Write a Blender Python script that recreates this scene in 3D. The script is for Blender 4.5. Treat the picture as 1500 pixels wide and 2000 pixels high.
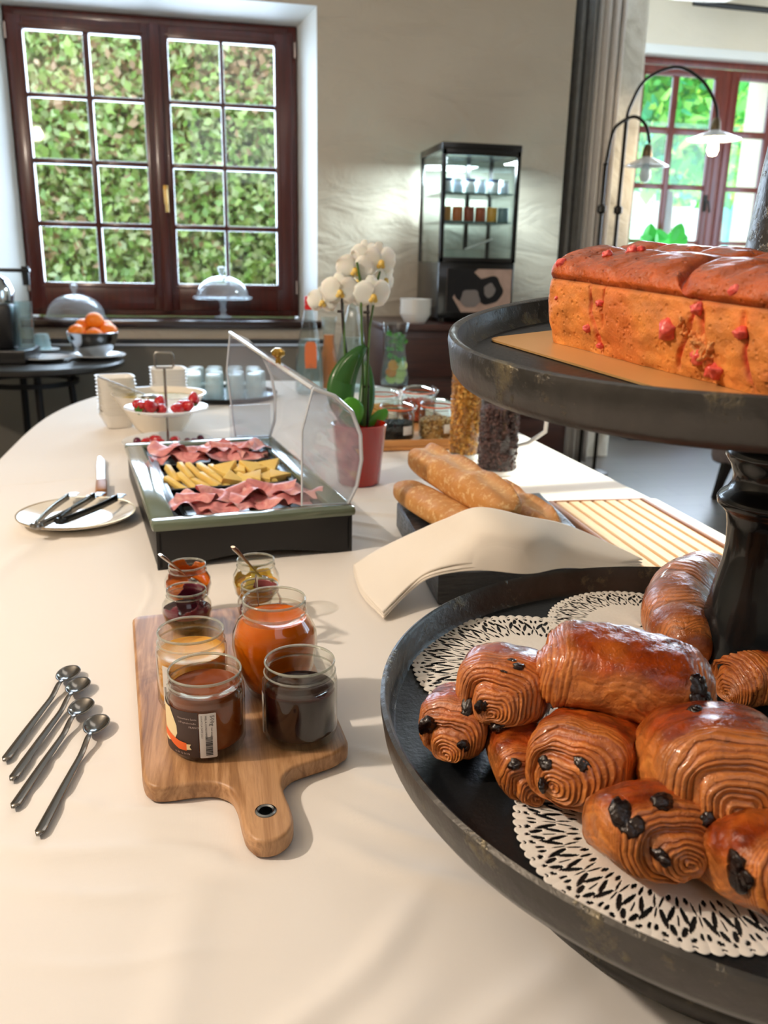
import bpy, bmesh, math, random
import numpy as np
from mathutils import Vector, Matrix, noise
PI = math.pi
scene = bpy.context.scene
col = scene.collection
for o in list(bpy.data.objects):
    bpy.data.objects.remove(o)

# ------------------------------------------------------------------ camera
F, CZ = 1650.0, 1.24
PITCH, ROLL, AZ = math.atan(490 / 1650), math.radians(1.2), math.radians(78.0)
FW = Vector((math.cos(AZ) * math.cos(PITCH), math.sin(AZ) * math.cos(PITCH), -math.sin(PITCH)))
RT = Vector((math.sin(AZ), -math.cos(AZ), 0)); DN = -RT.cross(FW)
IX = math.cos(ROLL) * RT - math.sin(ROLL) * DN
IY = math.sin(ROLL) * RT + math.cos(ROLL) * DN
cam_data = bpy.data.cameras.new('camera')
cam = bpy.data.objects.new('camera', cam_data); col.objects.link(cam)
m = Matrix((IX, -IY, -FW)).transposed().to_4x4(); m.translation = (0, 0, CZ)
cam.matrix_world = m
cam_data.sensor_fit = 'VERTICAL'; cam_data.sensor_height = 36.0
cam_data.lens = F / 2000 * 36.0
cam_data.clip_start = 0.02; cam_data.clip_end = 200
cam_data.dof.use_dof = True; cam_data.dof.focus_distance = 0.78; cam_data.dof.aperture_fstop = 9
scene.camera = cam

# ------------------------------------------------------------------ world, sun, lamps, exposure
world = bpy.data.worlds.new('world'); scene.world = world; world.use_nodes = True
bg = world.node_tree.nodes['Background']
bg.inputs[0].default_value = (0.62, 0.80, 1.0, 1); bg.inputs[1].default_value = 7.5

def light(name, kind, loc, energy, color, target=None, **kw):
    d = bpy.data.lights.new(name, kind); d.energy = energy; d.color = color
    for k, v in kw.items(): setattr(d, k, v)
    o = bpy.data.objects.new(name, d); col.objects.link(o); o.location = loc
    if target is not None:
        o.rotation_euler = (Vector(target) - Vector(loc)).to_track_quat('-Z', 'Y').to_euler()
    return o
# sun from the right-hand side of the house
light('sun', 'SUN', (6, 2, 5), 14.0, (1.0, 0.93, 0.82), target=(6 - 1, 2 - 0.10, 5 - 0.41), angle=math.radians(0.6))
# warm ceiling spot to the left of the buffet, and weak area fills added overhead
light('ceiling_spot', 'POINT', (-1.45, 0.80, 2.30), 122, (1.0, 0.85, 0.70), shadow_soft_size=0.045)
light('room_fill', 'AREA', (0.6, -0.9, 2.62), 9, (0.84, 0.90, 1.0), target=(0.4, 1.0, 0.8), size=1.4)  # cool overhead fill added for bluish shade, no lamp fixture stands here
light('back_fill', 'AREA', (0.6, 2.4, 2.66), 6, (1.0, 0.92, 0.84), target=(0.6, 3.0, 0), size=1.2)  # faint overhead fill added for the far half of the room
# daylight that comes in through the windows
light('window_daylight', 'AREA', (-0.19, 5.1, 1.7), 95, (0.68, 0.78, 1.0), target=(0.1, 0.5, 1.0), shape='RECTANGLE', size=1.3, size_y=1.3)
light('garden_door_daylight', 'AREA', (4.2, 6.35, 1.9), 105, (0.68, 0.80, 1.0), target=(1.5, 1.5, 0.8), shape='RECTANGLE', size=1.6, size_y=1.6)
scene.view_settings.view_transform = 'Standard'
scene.view_settings.look = 'None'
scene.view_settings.gamma = 1.0
scene.view_settings.use_curve_mapping = False
scene.view_settings.exposure = 0.0
scene.cycles.max_bounces = 10
scene.cycles.transparent_max_bounces = 24
scene.cycles.caustics_reflective = False
scene.cycles.caustics_refractive = False
scene.cycles.sample_clamp_indirect = 4.0
scene.cycles.use_denoising = True

# ------------------------------------------------------------------ helpers
T = 0.76        # table height

def ray(px, py): return FW + IX * ((px - 750) / F) + IY * ((py - 1000) / F)
def P(px, py, z):                         # point of the picture on the level z
    r = ray(px, py); return Vector((0, 0, CZ)) + r * ((z - CZ) / r.z)
def PY(px, py, y):                        # point of the picture on the upright plane Y = y
    r = ray(px, py); return Vector((0, 0, CZ)) + r * (y / r.y)
def hexc(h):
    h = h.lstrip('#'); c = [int(h[i:i + 2], 16) / 255 for i in (0, 2, 4)]
    return tuple(x / 12.92 if x <= .04045 else ((x + .055) / 1.055) ** 2.4 for x in c) + (1,)

class NT:
    def __init__(s, name):
        s.m = bpy.data.materials.new(name); s.m.use_nodes = True
        s.t = s.m.node_tree; s.b = s.t.nodes['Principled BSDF']; s.out = s.t.nodes['Material Output']
    def n(s, typ, **kw):
        x = s.t.nodes.new(typ)
        for k, v in kw.items():
            if k.startswith('i_'):
                key = k[2:]; key = int(key) if key.isdigit() else key
                x.inputs[key].default_value = v
            else: setattr(x, k, v)
        return x
    def l(s, a, b): s.t.links.new(a, b)
    def coords(s, kind='Object', scale=(1, 1, 1)):
        tc = s.n('ShaderNodeTexCoord'); mp = s.n('ShaderNodeMapping'); mp.inputs['Scale'].default_value = scale
        s.l(tc.outputs[kind], mp.inputs[0]); return mp.outputs[0]
    def noise(s, vec, scale, detail=3, rough=.55, dist=0):
        x = s.n('ShaderNodeTexNoise'); x.inputs['Scale'].default_value = scale; x.inputs['Detail'].default_value = detail
        x.inputs['Roughness'].default_value = rough; x.inputs['Distortion'].default_value = dist
        s.l(vec, x.inputs['Vector']); return x.outputs['Fac']
    def ramp(s, fac, stops):
        r = s.n('ShaderNodeValToRGB'); e = r.color_ramp.elements
        while len(e) < len(stops): e.new(.5)
        for i, (p, c) in enumerate(stops): e[i].position = p; e[i].color = c if len(c) == 4 else tuple(c) + (1,)
        s.l(fac, r.inputs[0]); return r.outputs[0]
    def mix(s, fac, a, b, mode='MIX'):
        x = s.n('ShaderNodeMix', data_type='RGBA', blend_type=mode)
        for sock, v in ((x.inputs[0], fac), (x.inputs[6], a), (x.inputs[7], b)):
            if hasattr(v, 'links'): s.l(v, sock)
            else: sock.default_value = v
        return x.outputs[2]
    def bump(s, h, strength=.3, dist=.002, normal=None):
        b = s.n('ShaderNodeBump'); b.inputs['Strength'].default_value = strength; b.inputs['Distance'].default_value = dist
        s.l(h, b.inputs['Height'])
        if normal: s.l(normal, b.inputs['Normal'])
        return b.outputs[0]
    def set(s, **kw):
        for k, v in kw.items():
            sock = s.b.inputs[k.replace('_', ' ')]
            if hasattr(v, 'links'): s.l(v, sock)
            else: sock.default_value = v
        return s

MATS = {}
def pm(name, c, rough=.5, metal=0, c2=None, nscale=8, bump=0, bscale=60, bdist=.002, coat=0, trans=0, ior=1.45,
       sss=0, sheen=0, emit=None, estr=0, alpha=1, stretch=(1, 1, 1), detail=4):
    if name in MATS: return MATS[name]
    s = NT(name); v = s.coords('Object', stretch)
    colr = hexc(c)
    if c2: colr = s.ramp(s.noise(v, nscale, detail), [(.3, hexc(c)), (.7, hexc(c2))])
    s.set(Base_Color=colr, Roughness=rough, Metallic=metal, IOR=ior)
    if coat: s.set(Coat_Weight=coat, Coat_Roughness=.08)
    if trans: s.set(Transmission_Weight=trans)
    if sss: s.set(Subsurface_Weight=sss, Subsurface_Scale=.02)
    if sheen: s.set(Sheen_Weight=sheen)
    if emit: s.set(Emission_Color=hexc(emit), Emission_Strength=estr)
    if bump: s.set(Normal=s.bump(s.noise(v, bscale, 4), bump, bdist))
    MATS[name] = s.m; return s.m

def thin_glass(name, tint='#ffffff', rough=.02, ior=1.45, body=0.0, bodyc='#ffffff'):
    """a thin glass or plastic wall: mostly see-through, reflecting more at a slant"""
    if name in MATS: return MATS[name]
    s = NT(name); t = s.n('ShaderNodeBsdfTransparent'); t.inputs[0].default_value = hexc(tint)
    g = s.n('ShaderNodeBsdfGlossy'); g.inputs['Roughness'].default_value = rough
    fr = s.n('ShaderNodeLayerWeight'); fr.inputs[0].default_value = .5      # 'Facing' treats both sides of the wall alike
    pw = s.n('ShaderNodeMath', operation='POWER'); pw.inputs[1].default_value = 3.2; s.l(fr.outputs['Facing'], pw.inputs[0])
    mth = s.n('ShaderNodeMath', operation='MULTIPLY_ADD'); mth.inputs[1].default_value = .85; mth.inputs[2].default_value = .03 * ior
    s.l(pw.outputs[0], mth.inputs[0])
    mx = s.n('ShaderNodeMixShader'); s.l(mth.outputs[0], mx.inputs[0]); s.l(t.outputs[0], mx.inputs[1]); s.l(g.outputs[0], mx.inputs[2])
    last = mx.outputs[0]
    if body:
        d = s.n('ShaderNodeBsdfDiffuse'); d.inputs[0].default_value = hexc(bodyc)
        m2 = s.n('ShaderNodeMixShader'); m2.inputs[0].default_value = body
        s.l(last, m2.inputs[1]); s.l(d.outputs[0], m2.inputs[2]); last = m2.outputs[0]
    s.l(last, s.out.inputs[0]); MATS[name] = s.m; return s.m

def tag(o, label=None, cat=None, group=None, kind=None):
    if label: o['label'] = label
    if cat: o['category'] = cat
    if group: o['group'] = group
    if kind: o['kind'] = kind
    return o
def thing(name, label, cat, loc=(0, 0, 0), rotz=0, group=None):
    o = bpy.data.objects.new(name, None); o.empty_display_size = .02; col.objects.link(o)
    o.location = loc; o.rotation_euler = (0, 0, rotz); return tag(o, label, cat, group)
def mesh_obj(name, me, mats, parent=None, smooth=True, sharp=None):
    if not isinstance(mats, (list, tuple)): mats = [mats]
    for x in mats: me.materials.append(x)
    if smooth and len(me.polygons):
        me.polygons.foreach_set('use_smooth', [True] * len(me.polygons))
        if sharp is not None:
            try: me.set_sharp_from_angle(angle=math.radians(sharp))
            except Exception: pass
    o = bpy.data.objects.new(name, me); col.objects.link(o)
    if parent is not None: o.parent = parent
    return o
class MB:
    def __init__(s): s.bm = bmesh.new()
    def box(s, lo, hi, bevel=0, rot=None, mi=0, seg=2):
        lo, hi = Vector(lo), Vector(hi); c = (lo + hi) / 2; d = hi - lo
        t = bmesh.new(); bmesh.ops.create_cube(t, size=1)
        for v in t.verts: v.co = Vector((v.co.x * d.x, v.co.y * d.y, v.co.z * d.z))
        if bevel: bmesh.ops.bevel(t, geom=list(t.edges), offset=min(bevel, min(abs(x) for x in d) * .49), segments=seg, affect='EDGES', profile=.5)
        M = Matrix.Translation(c) @ (rot.to_4x4() if rot is not None else Matrix.Identity(4))
        t.transform(M)
        return s.add(t, mi)
    def add(s, t, mi=0):
        for f in t.faces: f.material_index = mi
        me = bpy.data.meshes.new('tmp'); t.to_mesh(me); t.free(); s.bm.from_mesh(me); bpy.data.meshes.remove(me); return s
    def lathe(s, prof, seg=48, c=(0, 0, 0), mi=0, cap0=False, cap1=False, M=None):
        t = bmesh.new(); rings = []
        for r, z in prof:
            if r < 1e-6: rings.append([t.verts.new((0, 0, z))])
            else: rings.append([t.verts.new((r * math.cos(2 * PI * k / seg), r * math.sin(2 * PI * k / seg), z)) for k in range(seg)])
        for a, b in zip(rings, rings[1:]):
            for k in range(seg):
                k2 = (k + 1) % seg
                vs = [a[k % len(a)], a[k2 % len(a)], b[k2 % len(b)], b[k % len(b)]]
                u = []
                for v in vs:
                    if v not in u: u.append(v)
                if len(u) > 2: t.faces.new(u)
        if cap0 and len(rings[0]) > 2: t.faces.new(rings[0][::-1])
        if cap1 and len(rings[-1]) > 2: t.faces.new(rings[-1])
        t.transform((M if M is not None else Matrix.Identity(4))); t.transform(Matrix.Translation(c))
        bmesh.ops.recalc_face_normals(t, faces=t.faces)
        return s.add(t, mi)
    def tube(s, pts, r, seg=10, mi=0, flat=1.0, closed=False):
        pts = [Vector(p) for p in pts]; n = len(pts); t = bmesh.new(); rings = []; up = None
        for i, p in enumerate(pts):
            if closed: d = (pts[(i + 1) % n] - pts[i - 1]).normalized()
            else: d = (pts[min(i + 1, n - 1)] - pts[max(i - 1, 0)]).normalized()
            if up is None: up = Vector((0, 0, 1)) if abs(d.z) < .9 else Vector((1, 0, 0))
            x = up.cross(d).normalized(); up = d.cross(x).normalized()
            rr = r[i] if isinstance(r, (list, tuple)) else r
            rings.append([t.verts.new(p + x * math.cos(2 * PI * k / seg) * rr + up * math.sin(2 * PI * k / seg) * rr * flat) for k in range(seg)])
        prs = list(zip(rings, rings[1:])) + ([(rings[-1], rings[0])] if closed else [])
        for a, b in prs:
            for k in range(seg): t.faces.new((a[k], a[(k + 1) % seg], b[(k + 1) % seg], b[k]))
        if not closed: t.faces.new(rings[0][::-1]); t.faces.new(rings[-1])
        bmesh.ops.recalc_face_normals(t, faces=t.faces)
        return s.add(t, mi)
    def prism(s, poly, z0, z1, mi=0, bevel=0, M=None):
        t = bmesh.new(); f = t.faces.new([t.verts.new((x, y, z0)) for x, y in poly])
        r = bmesh.ops.extrude_face_region(t, geom=[f])
        for v in r['geom']:
            if isinstance(v, bmesh.types.BMVert): v.co.z = z1
        bmesh.ops.recalc_face_normals(t, faces=t.faces)
        if bevel:
            es = [e for e in t.edges if abs(e.verts[0].co.z - e.verts[1].co.z) < 1e-7]
            bmesh.ops.bevel(t, geom=es, offset=bevel, segments=3, affect='EDGES', profile=.5)
        if M is not None: t.transform(M)
        return s.add(t, mi)
    def ball(s, c, r, sub=2, scale=(1, 1, 1), mi=0, rot=None, jit=0, seed=0):
        t = bmesh.new(); bmesh.ops.create_icosphere(t, subdivisions=sub, radius=r)
        for v in t.verts:
            k = 1 + jit * noise.noise(v.co / r * 1.7 + Vector((seed * 3.1, seed, 0)))
            v.co = Vector((v.co.x * scale[0], v.co.y * scale[1], v.co.z * scale[2])) * k
        if rot is not None: t.transform(rot.to_4x4())
        t.transform(Matrix.Translation(c)); return s.add(t, mi)
    def quad(s, pts, mi=0):
        f = s.bm.faces.new([s.bm.verts.new(p) for p in pts]); f.material_index = mi; return s
    def mesh(s, name):
        me = bpy.data.meshes.new(name); s.bm.to_mesh(me); s.bm.free(); return me
    def build(s, name, mats, parent=None, smooth=True, sharp=40):
        return mesh_obj(name, s.mesh(name), mats, parent, smooth, sharp)
def grid_mesh(name, V, wrap_u=False, wrap_v=False, colors=None, keep=None):
    """V: array (n, m, 3)"""
    n, m_ = V.shape[:2]; idx = np.arange(n * m_).reshape(n, m_)
    a = idx if wrap_u else idx[:-1]; b = np.roll(idx, -1, 0) if wrap_u else idx[1:]
    def cc(q): return (q, np.roll(q, -1, 1)) if wrap_v else (q[:, :-1], q[:, 1:])
    a0, a1 = cc(a); b0, b1 = cc(b)
    Q = np.stack([a0, a1, b1, b0], -1).reshape(-1, 4)
    if keep is not None: Q = Q[keep.reshape(-1)]
    me = bpy.data.meshes.new(name); me.vertices.add(n * m_); me.vertices.foreach_set('co', V.reshape(-1).astype(np.float32))
    k = len(Q); me.loops.add(k * 4); me.loops.foreach_set('vertex_index', Q.reshape(-1).astype(np.int32))
    me.polygons.add(k); me.polygons.foreach_set('loop_start', np.arange(0, 4 * k, 4, dtype=np.int32)); me.polygons.foreach_set('loop_total', np.full(k, 4, np.int32))
    me.update(calc_edges=True); me.validate()
    if colors is not None:
        ca = me.color_attributes.new('Col', 'FLOAT_COLOR', 'POINT')
        ca.data.foreach_set('color', np.concatenate([colors, np.ones(colors.shape[:2] + (1,))], -1).reshape(-1).astype(np.float32))
    return me
def clean(me, dist=1e-5):
    b = bmesh.new(); b.from_mesh(me); bmesh.ops.remove_doubles(b, verts=b.verts, dist=dist)
    bmesh.ops.recalc_face_normals(b, faces=b.faces)
    lone = [v for v in b.verts if not v.link_faces]; bmesh.ops.delete(b, geom=lone, context='VERTS')
    b.to_mesh(me); b.free(); return me
def dup(root, loc, rotz=None, label=None, name=None):
    r = root.copy(); col.objects.link(r); r.location = loc
    if rotz is not None: r.rotation_euler = (0, 0, rotz)
    if label: r['label'] = label
    for ch in list(root.children):
        c = ch.copy(); col.objects.link(c); c.parent = r
        for g in ch.children:
            d = g.copy(); col.objects.link(d); d.parent = c
    return r
def snoise(p, freq, seed, octs=3):
    """cheap smooth noise from sums of sines, p (...,3)"""
    rs = np.random.RandomState(seed); out = np.zeros(p.shape[:-1]); amp = 1.0; tot = 0
    for o in range(octs):
        for k in range(5):
            d = rs.normal(size=3); d /= np.linalg.norm(d)
            out += amp * np.sin((p @ d) * freq * (2 ** o) * rs.uniform(.7, 1.4) + rs.uniform(0, 6.28)) / 5
        tot += amp; amp *= .5
    return out / tot * 2
def arc(c, r, a0, a1, n, ax=(1, 0, 0), ay=(0, 0, 1)):
    ax, ay, c = Vector(ax), Vector(ay), Vector(c)
    return [c + ax * r * math.cos(a0 + (a1 - a0) * i / n) + ay * r * math.sin(a0 + (a1 - a0) * i / n) for i in range(n + 1)]
# ------------------------------------------------------------------ materials of the room
def wall_mat(name, c1, c2, relief=.5):
    s = NT(name); v = s.coords('Object'); v2 = s.coords('Object', (1, 1, 2.4))
    base = s.ramp(s.noise(v, 1.3, 4), [(.3, hexc(c1)), (.7, hexc(c2))])
    h = s.noise(v2, 3.2, 5, .5, .8); h2 = s.noise(v, 14, 3)
    s.set(Base_Color=base, Roughness=.55, Normal=s.bump(h2, .25, .01, s.bump(h, relief, .06)))
    return s.m
M_wall = wall_mat('trowelled_plaster', '#bab09f', '#c6bcab')
M_wall2 = wall_mat('cream_plaster', '#ddd3bd', '#e6dcc8', .15)
M_white = pm('white_reveal_paint', '#e9ebe6', .6, bump=.1, bscale=9, bdist=.01)
M_ceil = pm('ceiling_paint', '#d8d0c2', .8, bump=.1, bscale=5)
def wood(name, c1, c2, rough=.35, axis=(1, 14, 14), scale=4, coat=0, bump=.12):
    if name in MATS: return MATS[name]
    s = NT(name); v = s.coords('Object', axis); n_ = s.noise(v, scale, 5, .6, .6)
    s.set(Base_Color=s.ramp(n_, [(.28, hexc(c1)), (.72, hexc(c2))]), Roughness=rough, Normal=s.bump(n_, bump, .001))
    if coat: s.set(Coat_Weight=coat, Coat_Roughness=.15)
    MATS[name] = s.m; return s.m
M_mahog = wood('mahogany_frame', '#3a1009', '#561a0f', .32, (14, 14, 1), 3, .3)
M_mahog_h = MATS['mahogany_frame']
M_side = wood('sideboard_wood', '#2a130e', '#45231a', .42, (1.5, 10, 16), 3, .2)
M_pane = thin_glass('window_pane', '#f6fbfa', .02, 1.4)

def struct(o, label=None):
    o['kind'] = 'structure'
    if label: o['label'] = label
    return o
# floor
s = NT('grey_brown_floor'); v = s.coords('Object', (1, 1, 1)); br = s.n('ShaderNodeTexBrick', offset=.37)
br.inputs['Scale'].default_value = 1.0; br.inputs['Brick Width'].default_value = 1.6; br.inputs['Row Height'].default_value = .19
br.inputs['Mortar Size'].default_value = .004; br.inputs['Color1'].default_value = hexc('#4e4842'); br.inputs['Color2'].default_value = hexc('#57504a'); br.inputs['Mortar'].default_value = hexc('#2e2a27')
s.l(v, br.inputs['Vector']); nn = s.noise(s.coords('Object', (1.5, 16, 1)), 4, 5)
s.set(Base_Color=s.mix(.35, br.outputs['Color'], s.ramp(nn, [(.3, hexc('#47413c')), (.7, hexc('#655d56'))])), Roughness=.32)
struct(MB().box((-3.2, -2.6, -.12), (6.2, 7.4, 0)).build('floor', s.m, smooth=False))
struct(MB().box((-3.2, -2.6, 2.75), (4.5, 4.58, 2.87)).build('ceiling', M_ceil, smooth=False))
struct(MB().box((1.9, 4.58, 3.45), (6.2, 7.4, 3.57)).box((-3.2, 4.58, 2.75), (1.9, 5.18, 2.87)).box((1.9, 4.5, 2.75), (6.2, 4.58, 3.57)).build('ceiling', M_ceil, smooth=False))
# back wall with splayed recess around the window
YW, YF = 4.60, 4.85
x0, x1, z0, z1 = -.90, .525, .92, 2.385         # frame opening
X0, X1, Z1 = -.99, .592, 2.42                    # on the room side of the wall
w = MB()
w.box((-3.2, YW, 0), (X0, 5.18, 2.75)).box((X1, YW, 0), (1.93, 5.18, 2.75))
w.box((X0, YW, Z1 + .0), (X1, 5.18, 2.75)).box((X0, YW, 0), (X1, 5.18, z0 - .035))
struct(w.build('wall_back', M_wall, smooth=False))
r_ = MB()
for a, b in (((X0, YW + .001), (x0, YF)), ((x1, YF), (X1, YW + .001))):
    r_.prism([a, b, (x0, 5.1), (X0 - .01, 5.1)] if a[0] < 0 else [a, b, (X1, 5.1), (x1, 5.1)], z0 - .03, z1 + .04)
tpoly = [(YW + .001, Z1), (YF, z1), (5.1, z1), (5.1, Z1 + .06), (YW + .001, Z1 + .06)]
t = bmesh.new(); fa = [t.verts.new((X0, y, z)) for y, z in tpoly]; fb = [t.verts.new((X1, y, z)) for y, z in tpoly]
t.faces.new(fa[::-1]); t.faces.new(fb)
for i in range(5): t.faces.new((fa[i], fa[(i + 1) % 5], fb[(i + 1) % 5], fb[i]))
r_.add(t)
struct(r_.build('window_reveal', M_white, smooth=False)); bpy.data.objects['window_reveal'].name = 'trim_1'
# sill
struct(MB().box((X0 - .02, YW - .035, z0 - .034), (X1 + .02, 4.93, z0 + .006), .006).build('trim_2', wood('dark_sill', '#1c0d09', '#2e1710', .25, (1, 10, 10), 3, .5)))
# panel with a shiny metal top under the window
struct(MB().box((-2.2, 4.53, 0), (.62, 4.61, .80)).build('trim_3', pm('taupe_panel', '#6f6a60', .6, c2='#7b766b', nscale=3), smooth=False))
struct(MB().box((-2.2, 4.515, .80), (.62, 4.61, .812), .003).box((-2.2, 4.52, .812), (.62, 4.6, .83), 0, mi=1).build('trim_4', [pm('steel_ledge', '#c9d4e2', .3, .7), pm('dark_gap', '#24262a', .7)], smooth=False))
struct(MB().box((-3.3, -2.6, 0), (-3.1, YW, 2.75)).build('wall_left', M_wall, smooth=False))
struct(MB().box((-3.2, -2.8, 0), (4.5, -2.6, 2.75)).build('wall_front', M_wall, smooth=False))

def casement(name, xs, z0, z1, y, cols, rows, fw, mat, sash_gap, sash_w, munt=.016, split=None, par=None):
    """fixed frame, two sashes with muntins and panes; cols: list of (x0,x1) of glass, per sash; rows: (z0,z1)"""
    win = bpy.data.objects.new(name, None); col.objects.link(win); win['kind'] = 'structure'
    xa, xb = xs
    f = MB(); d0, d1 = y - .03, y + .05
    f.box((xa, d0, z0), (xa + fw, d1, z1), .004).box((xb - fw, d0, z0), (xb, d1, z1), .004)
    f.box((xa + fw, d0, z1 - fw), (xb - fw, d1, z1), .004).box((xa + fw, d0, z0), (xb - fw, d1, z0 + fw), .004)
    f.build('window_frame', mat, win)
    return win
# window 1: two sashes, 2 x 4 panes each
win = casement('window_1', (x0 + .005, x1 - .005), .93, z1 - .002, YF + .045, None, None, .045, M_mahog, 0, 0)
rows = [(1.10, 1.377), (1.403, 1.68), (1.705, 1.985), (2.006, 2.285)]
def sash(cols, xa, xb, za, zb, y, parent, rows, mat, mw, rail=(0, 0)):
    s_ = MB(); cl, cr = cols[0][0], cols[-1][1]; zl, zh = rows[0][0], rows[-1][1]
    s_.box((xa, y - .022, za), (cl, y + .022, zb), .003).box((cr, y - .022, za), (xb, y + .022, zb), .003)
    s_.box((cl, y - .022, zh), (cr, y + .022, zb), .003).box((cl, y - .022, za), (cr, y + .022, zl), .003)
    # moulded inner edge
    e = .012
    s_.box((cl - e - .012, y - .028, zl - e - .012), (cl - e, y - .02, zh + e + .012), .002).box((cr + e, y - .028, zl - e - .012), (cr + e + .012, y - .02, zh + e + .012), .002)
    s_.box((cl - e, y - .028, zh + e), (cr + e, y - .02, zh + e + .012), .002).box((cl - e, y - .028, zl - e - .012), (cr + e, y - .02, zl - e), .002)
    so = s_.build('sash', mat, parent)
    for k in range(len(cols) - 1):
        MB().box((cols[k][1], y - .018, zl), (cols[k + 1][0], y + .018, zh), .004).build('muntin', mat, so)
    for k in range(len(rows) - 1):
        for a, b in cols:
            MB().box((a, y - .016, rows[k][1]), (b, y + .016, rows[k + 1][0]), .004).build('muntin', mat, so)
    for a, b in cols:
        for c, d in rows:
            MB().box((a - .003, y + .002, c - .003), (b + .003, y + .006, d + .003)).build('pane', M_pane, so, smooth=False)
    return so
sash([(-.812, -.535), (-.506, -.258)], -.885, -.20, .962, 2.345, YF + .02, win, rows, M_mahog, .026)
sash([(-.128, .126), (.145, .404)], -.19, .495, .962, 2.345, YF + .02, win, rows, M_mahog, .02)
MB().box((-.215, YF - .03, .955), (-.165, YF + .005, 2.345), .006).build('meeting_stile', M_mahog, win)
h_ = MB(); c = PY(324, 385, YF - .05)
h_.box((c.x - .012, YF - .045, c.z - .035), (c.x + .012, YF - .03, c.z + .06), .004).tube([(c.x, YF - .045, c.z + .035), (c.x, YF - .075, c.z + .035), (c.x + .004, YF - .08, c.z - .03), (c.x + .006, YF - .078, c.z - .075)], .008)
h_.build('handle', pm('brass_handle', '#b08d4a', .3, .9), win)
for hz in (1.09, 2.27):
    for hx in (x0 + .012, x1 - .016):
        MB().tube([(hx, YF - .01, hz - .035), (hx, YF - .01, hz + .035)], .006).build('hinge', pm('hinge_steel', '#b9a8a0', .35, .8), win)

# far wall with the second window
YB = 6.75
fx0, fx1, fz0, fz1 = 3.12, 4.72, 1.28, 2.82
w = MB(); w.box((1.9, YB, 0), (fx0, 7.3, 3.5)).box((fx1, YB, 0), (6.2, 7.3, 3.5)).box((fx0, YB, fz1 + .07), (fx1, 7.3, 3.5)).box((fx0, YB, 0), (fx1, 7.3, fz0 - .3))
struct(w.build('wall_far', M_wall2, smooth=False))
struct(MB().box((fx0 - .02, YB - .004, fz1 + .01), (fx1 + .02, YB + .2, fz1 + .08), .004).build('trim_5', M_white))
struct(MB().box((fx0, YB - .05, fz0 - .3), (fx1, YB + .2, fz0 - .27)).build('trim_6', M_white))
M_red = wood('red_brown_window', '#5a2018', '#7a3023', .35, (14, 14, 1), 3, .2)
win2 = casement('window_2', (fx0, fx1), fz0 - .27, fz1 + .01, YB + .12, None, None, .05, M_red, 0, 0)
def xw(px, py): return PY(px, py, YB + .12).x
def zw(px, py): return PY(px, py, YB + .12).z
c1_, c2_, c3_, c4_ = xw(1246, 250), xw(1302, 250), xw(1313, 250), xw(1383, 250)
d1_, d2_, d3_ = xw(1428, 250), xw(1490, 250), xw(1500, 250)
rz = [(zw(1340, 470), zw(1340, 372)), (zw(1340, 362), zw(1340, 265)), (zw(1340, 252), zw(1340, 152))]
rz = [(rz[0][0] - .42, rz[0][0] - .03)] + rz
sash([(c1_, c2_), (c3_, c4_)], c1_ - .09, c4_ + .07, fz0 - .24, fz1 - .05, YB + .10, win2, rz, M_red, .02)
sash([(d1_, d2_), (d3_, d3_ + (d2_ - d1_))], d1_ - .07, d3_ + (d2_ - d1_) + .09, fz0 - .24, fz1 - .05, YB + .10, win2, rz, M_red, .02)
c = PY(1385, 400, YB)
MB().box((c4_ + .06, YB + .085, fz0 - .24), (d1_ - .06, YB + .12, fz1 - .05), .004).build('meeting_stile', M_red, win2)
MB().box((c.x - .014, YB + .055, c.z - .05), (c.x + .014, YB + .075, c.z + .08), .005).tube([(c.x, YB + .06, c.z + .03), (c.x, YB + .02, c.z + .03), (c.x + .02, YB + .015, c.z - .06)], .009).build('handle', pm('dark_iron', '#33302c', .45, .8), win2)
# right-hand wall with the opening the sun comes through
XR = 4.3
w = MB(); ay, by, az_, bz = 1.45, 2.70, 1.10, 2.36
w.box((XR, -2.6, 0), (XR + .2, ay, 2.75)).box((XR, by, 0), (XR + .2, 4.2, 2.75)).box((XR, ay, 0), (XR + .2, by, az_)).box((XR, ay, bz), (XR + .2, by, 2.75))
struct(w.build('wall_right', M_wall2, smooth=False))
w3 = bpy.data.objects.new('window_3', None); col.objects.link(w3); w3['kind'] = 'structure'
f = MB(); f.box((XR + .06, ay, az_), (XR + .12, ay + .05, bz)).box((XR + .06, by - .05, az_), (XR + .12, by, bz)).box((XR + .06, ay, bz - .05), (XR + .12, by, bz)).box((XR + .06, ay, az_), (XR + .12, by, az_ + .05)).box((XR + .06, (ay + by) / 2 - .035, az_), (XR + .12, (ay + by) / 2 + .035, bz))
f.build('window_frame', M_red, w3, smooth=False)
MB().box((XR + .09, ay + .02, az_ + .02), (XR + .094, by - .02, bz - .02)).build('pane', M_pane, w3, smooth=False)
struct(MB().box((6.1, 4.2, 0), (6.3, 7.3, 3.5)).build('wall_right', M_wall2, smooth=False))
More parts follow.
